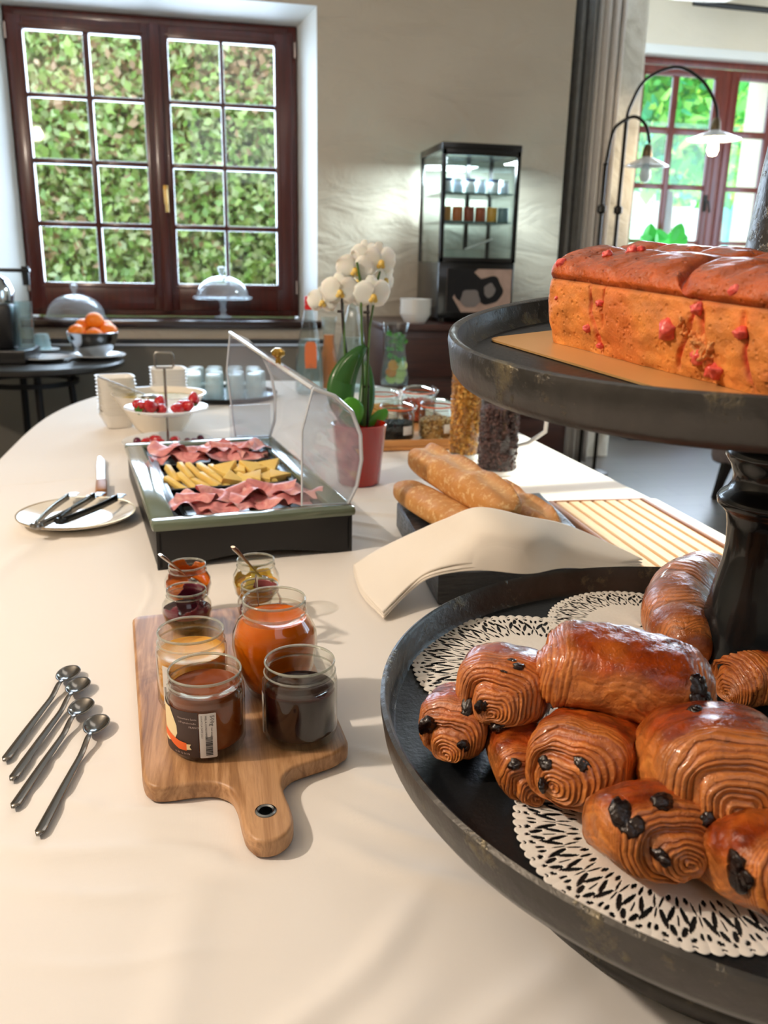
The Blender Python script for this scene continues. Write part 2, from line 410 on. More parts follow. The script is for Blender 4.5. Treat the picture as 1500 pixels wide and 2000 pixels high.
# whitewashed stone pillar
Lp = P(1105, 890, 0); Rp = P(1180, 890, 0)
s = NT('whitewashed_stone'); v = s.coords('Object'); n1 = s.noise(v, 3.5, 6, .6, 1.2); vo = s.n('ShaderNodeTexVoronoi', feature='DISTANCE_TO_EDGE'); vo.inputs['Scale'].default_value = 2.6
s.l(v, vo.inputs['Vector'])
crack = s.ramp(vo.outputs['Distance'], [(.0, (0, 0, 0, 1)), (.035, (1, 1, 1, 1))])
s.set(Base_Color=s.ramp(n1, [(.3, hexc('#b9b09c')), (.5, hexc('#ddd5c4')), (.65, hexc('#ece6d8'))]), Roughness=.8, Normal=s.bump(n1, .9, .035))
V = []
nz, nt = 90, 64
A = np.zeros((nz, nt, 3)); cx_, cy_ = 2.50, 5.33; hw = .15
for i in range(nz):
    z = 3.4 * i / (nz - 1)
    for j in range(nt):
        a = 2 * PI * j / nt; k = 1 / max(abs(math.cos(a)), abs(math.sin(a))) ** .86
        rr = hw * k * (1 + .05 * noise.noise(Vector((math.cos(a) * 2, math.sin(a) * 2, z * 2.2))) + .02 * noise.noise(Vector((math.cos(a) * 7, math.sin(a) * 7, z * 9))))
        A[i, j] = (cx_ + rr * math.cos(a), cy_ + rr * math.sin(a), z)
struct(mesh_obj('trim_7', grid_mesh('pillar', A, wrap_v=True), s.m))
# plaster arch spring above the pillar and the dark beam over the far window
t = MB(); t.ball((2.92, 5.5, 3.02), .5, 3, (1.3, .5, .32), jit=.3, seed=3)
struct(t.build('trim_8', s.m))
a_ = PY(1355, 5, 6.6); b_ = PY(1520, 22, 6.6)
struct(MB().tube([a_, b_], .022, 8).build('trim_9', pm('curtain_rod_black', '#1b1a19', .5)))
# curtain
cu = thing('curtain', 'long grey curtain gathered in folds beside the pillar', 'curtain', (0, 0, 0))
def curtain_mesh(name, xa, xb, y, amp, folds, ztop, zbot, seed, lean=0):
    n, m_ = 40, 160; A = np.zeros((n, m_, 3))
    for i in range(n):
        f = i / (n - 1); z = zbot + (ztop - zbot) * f
        for j in range(m_):
            g = j / (m_ - 1); ph = g * folds * 2 * PI + .4 * math.sin(g * 9 + seed) + .25 * f
            wdt = 1 - .12 * f * 0
            A[i, j] = (xa + (xb - xa) * g * wdt + lean * f, y + amp * (.7 + .3 * f) * math.sin(ph) + .012 * math.sin(ph * 2.3 + seed), z)
    return grid_mesh(name, A)
mc = pm('grey_linen_curtain', '#dcd5cd', .85, c2='#e4ddd6', nscale=30, bump=.15, bscale=500, bdist=.0006)
mc2 = pm('dark_grey_curtain', '#76726f', .85, c2='#82807c', nscale=30, bump=.15, bscale=500, bdist=.0006)
def solid(o, th):
    md = o.modifiers.new('solid', 'SOLIDIFY'); md.thickness = th; md.offset = 0; return o
solid(mesh_obj('dark_panel', curtain_mesh("c1", 1.97, 2.19, 4.87, .035, 3.4, 3.4, .03, 1), mc2, cu), .004)
solid(mesh_obj('light_panel', curtain_mesh("c2", 2.17, 2.36, 4.93, .035, 3.6, 3.4, .03, 4), mc, cu), .004)
# ------------------------------------------------------------------ outside
def leaf_mass(name, n, box, size, seed, cols, nrm=(0, -1, .4), parent=None, mat=None):
    rs = np.random.RandomState(seed)
    lo, hi = np.array(box[0]), np.array(box[1])
    c = lo + (hi - lo) * rs.rand(n, 3)
    d = rs.normal(size=(n, 3)) + np.array([0, 0, .3]); d /= np.linalg.norm(d, axis=1)[:, None]
    nn = rs.normal(size=(n, 3)) * .8 + np.array(nrm); s_ = np.cross(d, nn); s_ /= np.linalg.norm(s_, axis=1)[:, None] + 1e-9
    up = np.cross(s_, d); L = size * (.5 + rs.rand(n)); W = L * .34
    v0 = c; v1 = c + d * L[:, None] * .5 + s_ * W[:, None] + up * W[:, None] * .3; v2 = c + d * L[:, None]; v3 = c + d * L[:, None] * .5 - s_ * W[:, None] + up * W[:, None] * .3
    V = np.stack([v0, v1, v2, v3], 1).reshape(-1, 3)
    me = bpy.data.meshes.new(name); k = n * 2
    I = np.arange(n)[:, None] * 4; Q = np.concatenate([I + np.array([[0, 1, 2]]), I + np.array([[0, 2, 3]])], 1).reshape(-1)
    me.vertices.add(n * 4); me.vertices.foreach_set('co', V.reshape(-1)); me.loops.add(k * 3); me.loops.foreach_set('vertex_index', Q.astype(np.int32))
    me.polygons.add(k); me.polygons.foreach_set('loop_start', np.arange(0, 3 * k, 3, dtype=np.int32)); me.polygons.foreach_set('loop_total', np.full(k, 3, np.int32)); me.update(calc_edges=True)
    k_ = snoise(c, 2.2, seed, 3); ix_ = np.where(k_ + rs.normal(size=n) * .5 > .25, rs.randint(len(cols) - 3, len(cols), n), rs.randint(0, len(cols) - 2, n))
    cc = np.array([hexc(x)[:3] for x in cols])[ix_] * (.85 + .3 * rs.rand(n, 1))
    ca = me.color_attributes.new('Col', 'FLOAT_COLOR', 'POINT')
    ca.data.foreach_set('color', np.repeat(np.concatenate([cc, np.ones((n, 1))], 1), 4, 0).reshape(-1))
    return mesh_obj(name, me, mat or M_leaf, parent, smooth=False)
s = NT('leaf'); at = s.n('ShaderNodeVertexColor', layer_name='Col'); s.set(Base_Color=at.outputs[0], Roughness=.55)
tl = s.n('ShaderNodeBsdfTranslucent'); s.l(at.outputs[0], tl.inputs[0]); mx = s.n('ShaderNodeMixShader'); mx.inputs[0].default_value = .5
s.l(s.b.outputs[0], mx.inputs[1]); s.l(tl.outputs[0], mx.inputs[2]); s.l(mx.outputs[0], s.out.inputs[0]); M_leaf = s.m
hd = thing('hedge', 'tall sunlit green hedge filling the view outside the left window', 'hedge', (-.2, 7.9, 0))
HC = ['#b0c468', '#c4d07c', '#d8e098', '#98b458', '#e2e6b0', '#aac478', '#ccc890', '#c89c78', '#dcae90']
o = leaf_mass('foliage', 70000, ((-2.6, -.35, -.2), (2.2, .25, 4.2)), .075, 5, HC, parent=hd); o['kind'] = 'stuff'
MB().box((-2.7, .3, 0), (2.3, .7, 4.3)).build('inner_growth', pm('hedge_core', '#a8c078', .9, c2='#c2ae86', nscale=7), hd)
struct(MB().box((-12, 7.3, -.3), (22, 24, -.12)).build('ground', pm('pale_terrace', '#b9b4a6', .8, c2='#c9c4b4', nscale=2), smooth=False))
hb = thing('house', 'white house with turquoise shutters across the terrace', 'building', (9.2, 12.5, -.12))
hm = MB().box((-5, 0, 0), (5, .4, 6.5))
hm.build('wall', pm('white_render', '#f4f1ea', .7), hb, smooth=False)
mt_ = pm('turquoise_paint', '#4fb0a8', .5, c2='#6cc4bb', nscale=2)
for i, xx in enumerate((-1.35, .35, 2.1)):
    MB().box((xx, -.06, 1.3), (xx + .62, .02, 4.1), .01).build('shutter', mt_, hb)
    MB().box((xx + .66, -.03, 1.5), (xx + 1.0, .02, 4.0), .01).build('window', pm('far_glass', '#8fa9b8', .1), hb)
rl = thing('balcony_railing', 'scrolled wrought iron railing outside the right window', 'railing', (7.3, 8.6, 2.75))
q = MB()
for k in range(14):
    x = -1.2 + k * .2
    q.tube([(x, 0, 0), (x, 0, .5)], .008, 6).tube(arc((x + .1, 0, .38), .07, 0, 2 * PI, 14), .007, 6)
q.build('scrolls', pm('pale_iron', '#b9c3c9', .5), rl)
MB().box((-1.3, -.015, .5), (1.7, .015, .53)).box((-1.3, -.015, -.02), (1.7, .015, .01)).build('rail', pm('pale_iron', '#b9c3c9', .5), rl)
for nm, c, rx, n_, sd, lb in (('tree', (5.2, 9.4, 0), (.85, .6), 4800, 11, 'bright green leafy tree outside the right window, nearest the pillar'), ('tree', (7.0, 11.2, 0), (.9, .6), 3800, 12, 'second green tree outside, farther right than the bright one')):
    tr = thing(nm, lb, 'tree', c)
    f = leaf_mass('foliage', n_, ((-rx[0], -rx[1], 2.1), (rx[0], rx[1], 5.0)), .17, sd, ['#4fae4a', '#74c860', '#a8e070', '#57b38a', '#d8ee7a'], parent=tr); f['kind'] = 'stuff'
    MB().tube([(0, 0, 0), (.05, 0, 1.6), (0, .05, 3.2)], [.09, .07, .04]).build('trunk', pm('bark', '#5c4a3a', .9), tr)

# ------------------------------------------------------------------ small round table on the left
M_dark = pm('dark_table', '#23211f', .35, c2='#2c2a28', nscale=6)
st = thing('side_table', 'small round dark table under the left window with an orange bowl', 'table', (-.78, 4.06, 0))
Z1t = .785
MB().lathe([(0, .755), (.40, .755), (.412, .765), (.412, .778), (.405, .785), (0, .785)], 72).build('tabletop', M_dark, st)
for a in (30, 110, 200, 290):
    x, y = .2 * math.cos(math.radians(a)), .2 * math.sin(math.radians(a))
    MB().tube([(x * .9, y * .9, .755), (x, y, .45), (x * 1.35, y * 1.35, .012)], .016).build('leg', pm('black_iron', '#1d1d1f', .45, .6), st)
MB().lathe([(.19, .68), (.21, .68), (.21, .7), (.19, .7), (.19, .68)], 40).build('ring', pm('black_iron', '#1d1d1f', .45, .6), st)
M_china = pm('white_china', '#eef1f3', .15, coat=.4)
def plate_prof(R, h=.018): return [(0, .004), (R * .6, .004), (R * .66, .006), (R, h), (R + .001, h + .002), (R, h + .003), (R * .66, .0095), (R * .6, .008), (0, .008)]
def on_side(px, py): p = P(px, py, Z1t); return (p.x, p.y, Z1t)
a = thing('plate', 'white plate lying on the side table in front of the dark saucer', 'plate', (-.70, 4.0, Z1t)); MB().lathe(plate_prof(.11)).build('dish', M_china, a)
b = thing('plate', 'white plate under the steel bowl of oranges', 'plate', (-.485, 4.10, Z1t)); MB().lathe(plate_prof(.125)).build('dish', M_china, b)
# steel bowl, oranges
bx, by_ = -.50, 4.09
bw = thing('steel_bowl', 'polished steel bowl holding oranges on the side table', 'bowl', (bx, by_, Z1t + .0095))
prof = [(0, 0), (.045, 0), (.05, .004), (.085, .035), (.108, .085), (.112, .108), (.115, .111), (.112, .113), (.106, .109), (.1, .085), (.08, .042), (.04, .01), (0, .008)]
MB().lathe(prof, 64).build('vessel', pm('polished_steel', '#b9bcc0', .14, 1), bw)
M_or = pm('orange_peel', '#f07a12', .42, c2='#f58a1e', nscale=6, bump=.35, bscale=260, bdist=.001, sss=.1)
for i, (dx, dy, dz, lb) in enumerate(((-.06, -.035, .105, 'orange at the front left of the steel bowl'), (.01, .02, .155, 'orange on top of the pile in the steel bowl'), (.07, .0, .108, 'orange at the right rim of the steel bowl'), (.015, -.06, .092, 'low front orange in the middle of the steel bowl'), (-.04, .05, .125, 'orange at the back left of the steel bowl'), (.05, .06, .118, 'orange at the back right of the steel bowl'))):
    og = thing('orange', lb, 'fruit', (bx + dx, by_ + dy, Z1t + dz + .012), i * 1.1, 'oranges in the steel bowl')
    MB().ball((0, 0, 0), .042, 4, (1, 1, .93), jit=.03, seed=i).build('peel', M_or, og)
    MB().lathe([(0, .038), (.003, .0395), (0, .041)], 8).build('stem_button', pm('stem_green', '#5b6a2a', .8), og)
# upturned cup on saucers behind
c_ = thing('saucer_plate', 'dark rimmed round tray under the upturned glass', 'tray', (-.745, 4.22, Z1t)); MB().lathe(plate_prof(.085, .012)).build('dish', pm('dark_saucer', '#23282a', .3), c_)
c_ = thing('saucer', 'white saucer under the upturned glass', 'saucer', (-.745, 4.22, Z1t + .016)); MB().lathe(plate_prof(.078, .014)).build('dish', M_china, c_)
G = thin_glass('clear_glass', '#eef7f8', .02, 1.45, .04, '#dff0f4')
g = thing('glass', 'small upturned glass on a white saucer beside the oranges', 'glass', (-.742, 4.22, Z1t + .026))
MB().lathe([(.04, 0), (.033, .06), (.028, .075), (0, .077)], 32).build('bowl', thin_glass('frosty_glass', '#e6f6f8', .05, 1.45, .35, '#d8f0f4'), g)
# juice machine / coffee maker at the picture's left edge
cm = thing('coffee_machine', 'black coffee machine with a steel tank and arm on the side table', 'coffee machine', (-.87, 4.0, Z1t)); cm.scale = (1.25, 1.25, 1.2)
q = MB(); q.prism([(-.1, -.1), (.09, -.1), (.11, -.04), (.11, .09), (-.1, .1)], 0, .05, bevel=.006).box((-.1, -.06, .045), (.055, .09, .21), .02)
q.build('body', pm('black_plastic', '#0d0e11', .3), cm)
MB().lathe([(0, .2), (.07, .2), (.075, .25), (.06, .29), (.03, .31), (0, .31)], 40, (-.02, .01, 0)).build('tank', pm('polished_steel', '#b9bcc0', .14, 1), cm)
MB().lathe([(.028, 0), (.03, .16), (.031, .165), (.029, .165), (.027, .003)], 32, (.085, -.02, .05)).build('jug', G, cm)
MB().box((-.15, -.012, .315), (.115, .012, .328), .003).lathe([(0, .27), (.012, .27), (.012, .335), (0, .335)], 20, (.1, 0, 0)).build('arm', pm('black_plastic', '#0d0e11', .3), cm)
MB().box((-.115, -.075, .20), (-.10, -.068, .26), .002).build('lever', pm('amber_lever', '#d99a3a', .3), cm)
# glass domes on the sill
GL = thin_glass('dome_glass', '#f6fafd', .015, 1.6, .22, '#eef6ff')  # white body paints in the pale highlights on the domes
sz = z0 + .007
def dome_prof(R, H, zb): return [(R * math.cos(a), zb + H * math.sin(a)) for a in [PI / 2 * k / 16 for k in range(16)]] + [(.012, zb + H)]
knob = lambda zb: [(0, zb - .002), (.012, zb), (.01, zb + .012), (.02, zb + .035), (.018, zb + .045), (0, zb + .047)]
d = thing('glass_cloche', 'low clear glass dome with knob lying on the window sill at left', 'glass dome', (-.655, 4.745, sz))
MB().lathe([(.156, 0), (.15, .003)] + dome_prof(.145, .115, .003), 56).build('dome', GL, d); MB().lathe(knob(.118), 24).build('knob', GL, d)
d = thing('glass_cake_stand', 'footed glass cake stand with domed cover on the window sill', 'cake stand', (.10, 4.745, sz))
MB().lathe([(0, .004), (.05, .003), (.052, .006), (.02, .016), (.012, .03), (.02, .045), (.013, .06), (.02, .085), (.03, .1), (.15, .106), (.156, .102), (.157, .112), (.15, .114), (0, .112)], 56).build('foot', GL, d)
c1 = MB().lathe(dome_prof(.135, .105, .115), 56).build('dome', GL, d); MB().lathe(knob(.22), 24).build('knob', GL, d)

# ------------------------------------------------------------------ sideboard, napkin holder, display fridge
SZ = .955
sb_l = P(722, 622, SZ).x
sb = thing('sideboard', 'dark brown wooden sideboard against the plaster wall', 'sideboard', (0, 0, 0))
sx0, sx1, sy0, sy1 = .83, 1.80, 4.0, 4.585
sb.location = (sx0, sy0, 0)
W_, D_ = sx1 - sx0, sy1 - sy0
MB().box((-.012, -.015, SZ - .03), (W_ + .012, D_, SZ), .004).build('top', M_side, sb)
MB().box((0, .012, .06), (W_, D_, SZ - .03), .003).box((.03, .03, 0), (W_ - .03, D_ - .03, .06)).build('carcass', M_side, sb)
for k in range(4):
    zb = .10 + k * .2
    for j in range(2):
        xa = .02 + j * (W_ / 2 - .01)
        dr = MB().box((xa, -.004, zb), (xa + W_ / 2 - .035, .014, zb + .185), .004).build('drawer', M_side, sb)
        MB().lathe([(0, -.02), (.013, -.02), (.014, -.012), (.006, -.008), (.006, 0)], 20, (0, 0, 0), M=Matrix.Translation((xa + W_ / 4 - .02, -.004, zb + .1)) @ Matrix.Rotation(-PI / 2, 4, 'X') @ Matrix.Scale(-1, 4, (0, 0, 1))).build('knob', pm('dull_brass', '#6b5d45', .4, .8), dr)
def square_bowl(name='square_bowl'):
    pass
# stack of square white bowls on the sideboard
M_bowl = pm('matt_white_cup', '#ece8e0', .45, coat=.1)
def sq_bowl_mesh(R, H, th=.0025):
    def ring(r, z, n=32):
        return [(r * math.copysign(abs(math.cos(a)) ** .45, math.cos(a)), r * math.copysign(abs(math.sin(a)) ** .45, math.sin(a)), z) for a in [2 * PI * k / n for k in range(n)]]
    rs = [ring(.001, 0), ring(R * .62, 0), ring(R * .66, .003), ring(R * .93, H * .8), ring(R, H), ring(R + .002, H + .002), ring(R - th, H), ring(R * .93 - th, H * .8), ring(R * .62, .005), ring(.001, .005)]
    return clean(grid_mesh('square_bowl', np.array(rs), wrap_v=True))
def stack(name, base, n, R, H, step, lab, group, rot, sheer=(0, 0)):
    me = sq_bowl_mesh(R, H); prev = None
    for k in range(n):
        pos = 'lowest' if k == 0 else 'topmost' if k == n - 1 else None
        if prev is None: o = mesh_obj(name, me, M_bowl); prev = o
        else: o = prev.copy(); col.objects.link(o)
        o.location = (base[0] + random.uniform(-1, 1) * .001 + sheer[0] * k, base[1], base[2] + k * step); o.rotation_euler = (0, 0, rot + random.uniform(-.03, .03))
        tag(o, 'white bowl, %s of the %s' % ('lowest' if k == 0 else 'topmost' if k == n - 1 else ('second', 'third', 'fourth', 'fifth', 'sixth', 'seventh', 'eighth', 'ninth', 'tenth')[k - 1] + ' from the bottom', lab), 'bowl', group)
random.seed(4)
stack('square_bowl', (1.00, 4.07, SZ), 6, .062, .045, .0135, 'square stack on the sideboard', 'square white bowls stacked on the sideboard', .5)
# display fridge
FX, FY, FH = 1.115, 4.10, .82
fr = thing('display_fridge', 'black countertop display fridge with glass sides standing on the sideboard', 'fridge', (FX, FY, SZ + .002))
fw_, fd = .385, .42; M_blk = pm('gloss_black', '#0b0c0d', .25, coat=.3)
bz0 = .285
body = MB().box((0, 0, .02), (fw_, fd, bz0), .006)
for a, b in ((.03, .03), (fw_ - .03, .03), (.03, fd - .03), (fw_ - .03, fd - .03)): body.lathe([(0, 0), (.014, 0), (.014, .022), (0, .022)], 16, (a, b, 0))
body.build('body', M_blk, fr)
cp = MB().box((-.004, -.004, FH - .035), (fw_ + .004, fd, FH), .005).build('cap', M_blk, fr)
for a, b in ((0, 0), (fw_ - .018, 0), (0, fd - .018), (fw_ - .018, fd - .018)):
    MB().box((a, b, bz0), (a + .018, b + .018, FH - .03), .002).build('post', M_blk, fr)
FG = thin_glass('fridge_glass', '#f6fbfb', .03, 1.3)
dr = MB().box((.018, .004, bz0 + .02), (fw_ - .018, .008, FH - .05)).build('glass_door', FG, fr, smooth=False)
MB().box((0, -.006, bz0), (fw_, .012, bz0 + .022), .002).box((0, -.006, FH - .055), (fw_, .012, FH - .03), .002).box((0, -.006, bz0), (.02, .012, FH - .03), .002).box((fw_ - .02, -.006, bz0), (fw_, .012, FH - .03), .002).build('door_frame', M_blk, dr)
for x in (.006, fw_ - .010): MB().box((x, .018, bz0), (x + .004, fd - .018, FH - .03)).build('side_glass', FG, fr, smooth=False)
MB().box((.018, fd - .01, bz0), (fw_ - .018, fd - .006, FH - .03)).build('rear_glass', FG, fr, smooth=False)
MB().box((fw_ * .62, fd - .03, bz0), (fw_ * .62 + .02, fd - .012, FH - .03)).build('rear_post', M_blk, fr)
MB().box((.03, .02, FH - .042), (fw_ - .03, .034, FH - .036)).build('light_strip', pm('cool_strip', '#dff4ff', .5, emit='#bfeaff', estr=20), fr)
lt = light('fridge_lamp', 'AREA', (FX + fw_ / 2, FY + .2, SZ + FH - .05), 30, (.84, .95, 1), target=(FX + fw_ / 2, FY + .2, 0), size=.28)
shz = [FH - .215, FH - .345]
for z in shz:
    MB().box((.02, .02, z - .006), (fw_ - .02, fd - .03, z), .001).build('shelf', pm('shelf_glass_edge', '#5d7a78', .2), fr)
# the dark sticker with the pale round print on the base
MB().box((.045, -.003, .05), (fw_ - .012, .0, bz0 - .03)).build('sticker', pm('sticker_ground', '#9c8478', .4, c2='#b59a8c', nscale=12), fr)
def blob(cx, cz, r, sx=1, k=0, n=40): return [(cx + r * sx * math.cos(a) * (1 + .08 * math.sin(5 * a + k)), cz + r * math.sin(a) * (1 + .08 * math.cos(4 * a + k))) for a in [2 * PI * i / n for i in range(n)]]
Mx = Matrix.Rotation(PI / 2, 4, 'X')
q = MB(); q.prism([(.045, .05), (.045, bz0 - .03), (.2, bz0 - .03), (.12, .19), (.075, .12), (.12, .05)], .0032, .0038, M=Mx)
q.prism(blob(.155, .165, .075, 1.1), .004, .0046, M=Mx).prism(blob(.26, .155, .068, 1, 2), .0048, .0054, M=Mx)
q.build('sticker_print', pm('print_black', '#0e0d10', .4), fr)
MB().prism(blob(.262, .155, .034, .85, 1), .0056, .006, M=Mx).prism(blob(.165, .115, .045, 1.1, 3), .0056, .006, M=Mx).build('sticker_grey_print', pm('print_grey', '#77706d', .4), fr)  # grey shapes printed over the black ones
# pots in the fridge
def pot(name, lab, x, y, z, r, h, c, lid, grp):
    t_ = thing(name, lab, 'jar', (FX + x, FY + y, SZ + .003 + z), 0, grp)
    MB().lathe([(0, 0), (r * .9, 0), (r, .004), (r, h * .78), (r * .93, h * .84), (0, h * .84)], 24).build('body', pm('pot_' + c, c, .25), t_)
    MB().lathe([(r * .96, h * .8), (r * .99, h * .82), (r * .99, h), (0, h + .001)], 24).build('lid', pm('lid_' + lid, lid, .35), t_)
for k in range(6):
    lab = 'small white dessert pot on the fridge upper shelf, %s from the left' % ('first', 'second', 'third', 'fourth', 'fifth', 'sixth')[k]
    pot('yogurt_pot', lab, .045 + k * .058, .06 + (k % 2) * .02, shz[0], .024, .062, ('#e8eff2', '#cdd9ea')[k % 2], ('#2d4a78', '#e8f2ee')[k % 2], 'pots on the upper fridge shelf')
for k in range(6):
    cc = ('#c98a3a', '#b9652a', '#8a3a1e', '#a04a24', '#d9a440', '#6f93a0')[k]
    lab = ('amber jar', 'light orange jar', 'dark red jar', 'red-brown jar', 'yellow jar', 'blue-grey jar')[k] + ' on the lower fridge shelf'
    pot('dessert_jar', lab, .045 + k * .058, .07, shz[1], .026, .066, cc, cc, 'jars on the lower fridge shelf')
tb = thing('plastic_tub', 'clear plastic tub on the floor of the display fridge', 'tub', (FX + .13, FY + .17, SZ + .003 + bz0))
MB().prism([(-.07, -.06), (.12, -.06), (.12, .06), (-.07, .06)], 0, .06).build('walls', thin_glass('tub_plastic', '#eef6f2', .1, 1.4, .3, '#e4efe8'), tb, smooth=False)
sp = thing('serving_spoon', 'white spoon leaning out of the plastic tub in the fridge', 'spoon', (FX + .13, FY + .17, SZ + .003 + bz0))
MB().tube([(.05, 0, .062), (.10, 0, .08), (.19, 0, .115)], .005).build('handle', pm('white_plastic', '#f0f2ee', .4), sp)

# ------------------------------------------------------------------ gooseneck floor lamps, armchair, bench, plant
M_iron = pm('bronze_iron', '#2c2621', .4, .8)
def lamp(name, lab, Y, pole, arch, shade_px, sw, lit):
    t_ = thing(name, lab, 'lamp', (PY(pole[0][0], pole[0][1], Y).x, Y, 0))
    O = Vector(t_.location)
    b_ = PY(*pole[0], Y); p_ = PY(*pole[1], Y)
    bx_ = b_.x
    MB().tube([(0, 0, .02), (0, 0, p_.z)], .011).lathe([(0, p_.z - .01), (.016, p_.z), (0, p_.z + .02)], 12).lathe([(.011, 1.52), (.024, 1.53), (.024, 1.56), (.011, 1.57)], 16).build('pole', M_iron, t_)
    MB().lathe([(0, 0), (.085, 0), (.085, .012), (.03, .03), (0, .03)], 40).build('base', M_iron, t_)
    pts = [PY(a, b, Y) - O for a, b in arch]
    pts[0].x = 0
    c = [pts[0]]                                   # Catmull-Rom
    pp = [pts[0]] + pts + [pts[-1]]
    for i in range(1, len(pp) - 2):
        for k in range(1, 9):
            u = k / 8; a0, a1, a2, a3 = pp[i - 1], pp[i], pp[i + 1], pp[i + 2]
            c.append(.5 * ((2 * a1) + (-a0 + a2) * u + (2 * a0 - 5 * a1 + 4 * a2 - a3) * u * u + (-a0 + 3 * a1 - 3 * a2 + a3) * u ** 3))
    MB().tube(c, .009).build('arm', M_iron, t_)
    s_ = PY(*shade_px, Y) - O; r = sw
    sh = MB().lathe([(.02, .03), (.03, .022), (r * .6, .008), (r, -.012), (r + .004, -.012), (r * .6, .012), (.035, .03), (.022, .04)], 48, s_).build('shade', pm('enamel_shade', '#dfe4e6', .25, coat=.5), t_)
    MB().lathe([(.0, .10), (.016, .10), (.024, .08), (.028, .04), (.022, .02), (0, .02)], 24, s_).build('socket', pm('dull_brass', '#6b5d45', .4, .8), sh)
    mb = pm('lit_bulb', '#fff2d8', .3, emit='#ffd9a0', estr=22) if lit else pm('bulb_glass', '#dfeef2', .1)
    MB().lathe([(0, -.10), (.02, -.095), (.031, -.07), (.026, -.03), (.014, .0), (0, .01)], 24, s_).build('bulb', mb, t_)
    if lit: light('bulb_light', 'POINT', O + s_ + Vector((0, -.03, -.13)), 10, (1, .78, .5), shadow_soft_size=.03)
lamp('gooseneck_lamp', 'lit gooseneck lamp with tall arch and glowing bulb before the right window', 4.74, ((1200, 485), (1226, 236)), ((1226, 236), (1232, 205), (1262, 155), (1322, 131), (1372, 158), (1398, 205), (1400, 242)), (1395, 268), .142, True)
lamp('gooseneck_lamp', 'shorter gooseneck lamp with blue-grey flat shade beside the pillar', 4.70, ((1168, 485), (1188, 322)), ((1186, 330), (1196, 262), (1212, 240), (1240, 228), (1262, 246), (1269, 280)), (1262, 320), .12, False)
# armchair
ch = thing('armchair', 'grey fabric armchair with dark tapered legs behind the cake stand', 'armchair', (3.24, 4.05, 0), -.78)
M_fab = pm('grey_tweed', '#6d6260', .9, c2='#7d716e', nscale=60, bump=.3, bscale=300, bdist=.001)
MB().box((-.36, -.33, .2), (.36, .33, .42), .04).build('seat', M_fab, ch); MB().box((-.36, .2, .3), (.36, .36, .9), .05).build('backrest', M_fab, ch)
for s_ in (-1, 1): MB().box((s_ * .36 - .06, -.33, .2), (s_ * .36 + .06, .33, .62), .04).build('armrest', M_fab, ch)
for sx in (-1, 1):
    for sy in (-1, 1): MB().tube([(sx * .33, sy * .28, .21), (sx * .37, sy * .31, .0)], [.034, .018], 4).build('leg', pm('dark_leg', '#1b1412', .4), ch, smooth=False)
bn = thing('low_bench', 'low dark bench with blue front panels standing on the floor behind the pillar', 'bench', (3.66, 5.86, 0))
MB().box((-.62, -.2, .04), (.9, .2, .42), .01).box((-.6, -.18, 0), (.88, .18, .05)).build('body', pm('night_blue_lacquer', '#10181f', .3), bn)
for k, (a, b, cc) in enumerate(((-.26, -.04, '#2c4c7a'), (-.03, .86, '#6f95aa'))): MB().box((a, -.215, .085), (b, -.199, .3), .004).build('front_panel', pm('panel_%d' % k, cc, .35), bn)
pl = thing('potted_plant', 'pot plant with broad bright green leaves in front of the right window', 'plant', (0, 0, 0))
pc = PY(1293, 500, 6.3); pl.location = (pc.x, pc.y, fz0 - .27)
pl.location.y = 6.70; pc = PY(1293, 485, 6.70); pl.location.x = pc.x
MB().lathe([(0, 0), (.06, 0), (.085, .12), (.09, .12), (.09, .135), (.075, .135), (.07, .11), (0, .11)], 32).build('pot', pm('terracotta', '#a5694a', .7), pl)
def leaf(mb, base, tip, w, droop=.1, n=10, mi=0):
    base, tip = Vector(base), Vector(tip); d = tip - base; L = d.length; d.normalize(); side = d.cross(Vector((0, -1, .25))).normalized(); up = side.cross(d)
    for i in range(n):
        u0, u1 = i / n, (i + 1) / n
        def row(u):
            wv = w * math.sin(PI * min(1, u * .94 + .05)) ** .7; c = base + d * L * u - Vector((0, 0, droop * L * u * u))
            return c - side * wv + up * wv * .35, c, c + side * wv + up * wv * .35
        a, b = row(u0), row(u1)
        for j in range(2): mb.quad([a[j], a[j + 1], b[j + 1], b[j]], mi)
M_pl = pm('bright_leaf', '#2fae3a', .35, c2='#46c04a', nscale=6)
zz = lambda py: PY(1293, py, 6.70).z - pl.location.z
zs = zz(492)
MB().tube([(0, 0, .1), (.01, 0, .3), (0, 0, zs)], .008).build('stem', M_pl, pl)
def plx(px, py, dy=0): v = PY(px, py, 6.70); return (v.x - pl.location.x, dy, v.z - pl.location.z)
for a, b, w in (((1262, 474), (1268, 436), .06), ((1274, 486), (1246, 462), .06), ((1262, 476), (1304, 466), .09), ((1312, 474), (1328, 436), .065), ((1298, 476), (1340, 464), .085), ((1290, 492), (1280, 455), .05)):
    q = MB(); leaf(q, plx(*a), plx(*b, -.03), w, 0); q.build('leaf', M_pl, pl, sharp=None)
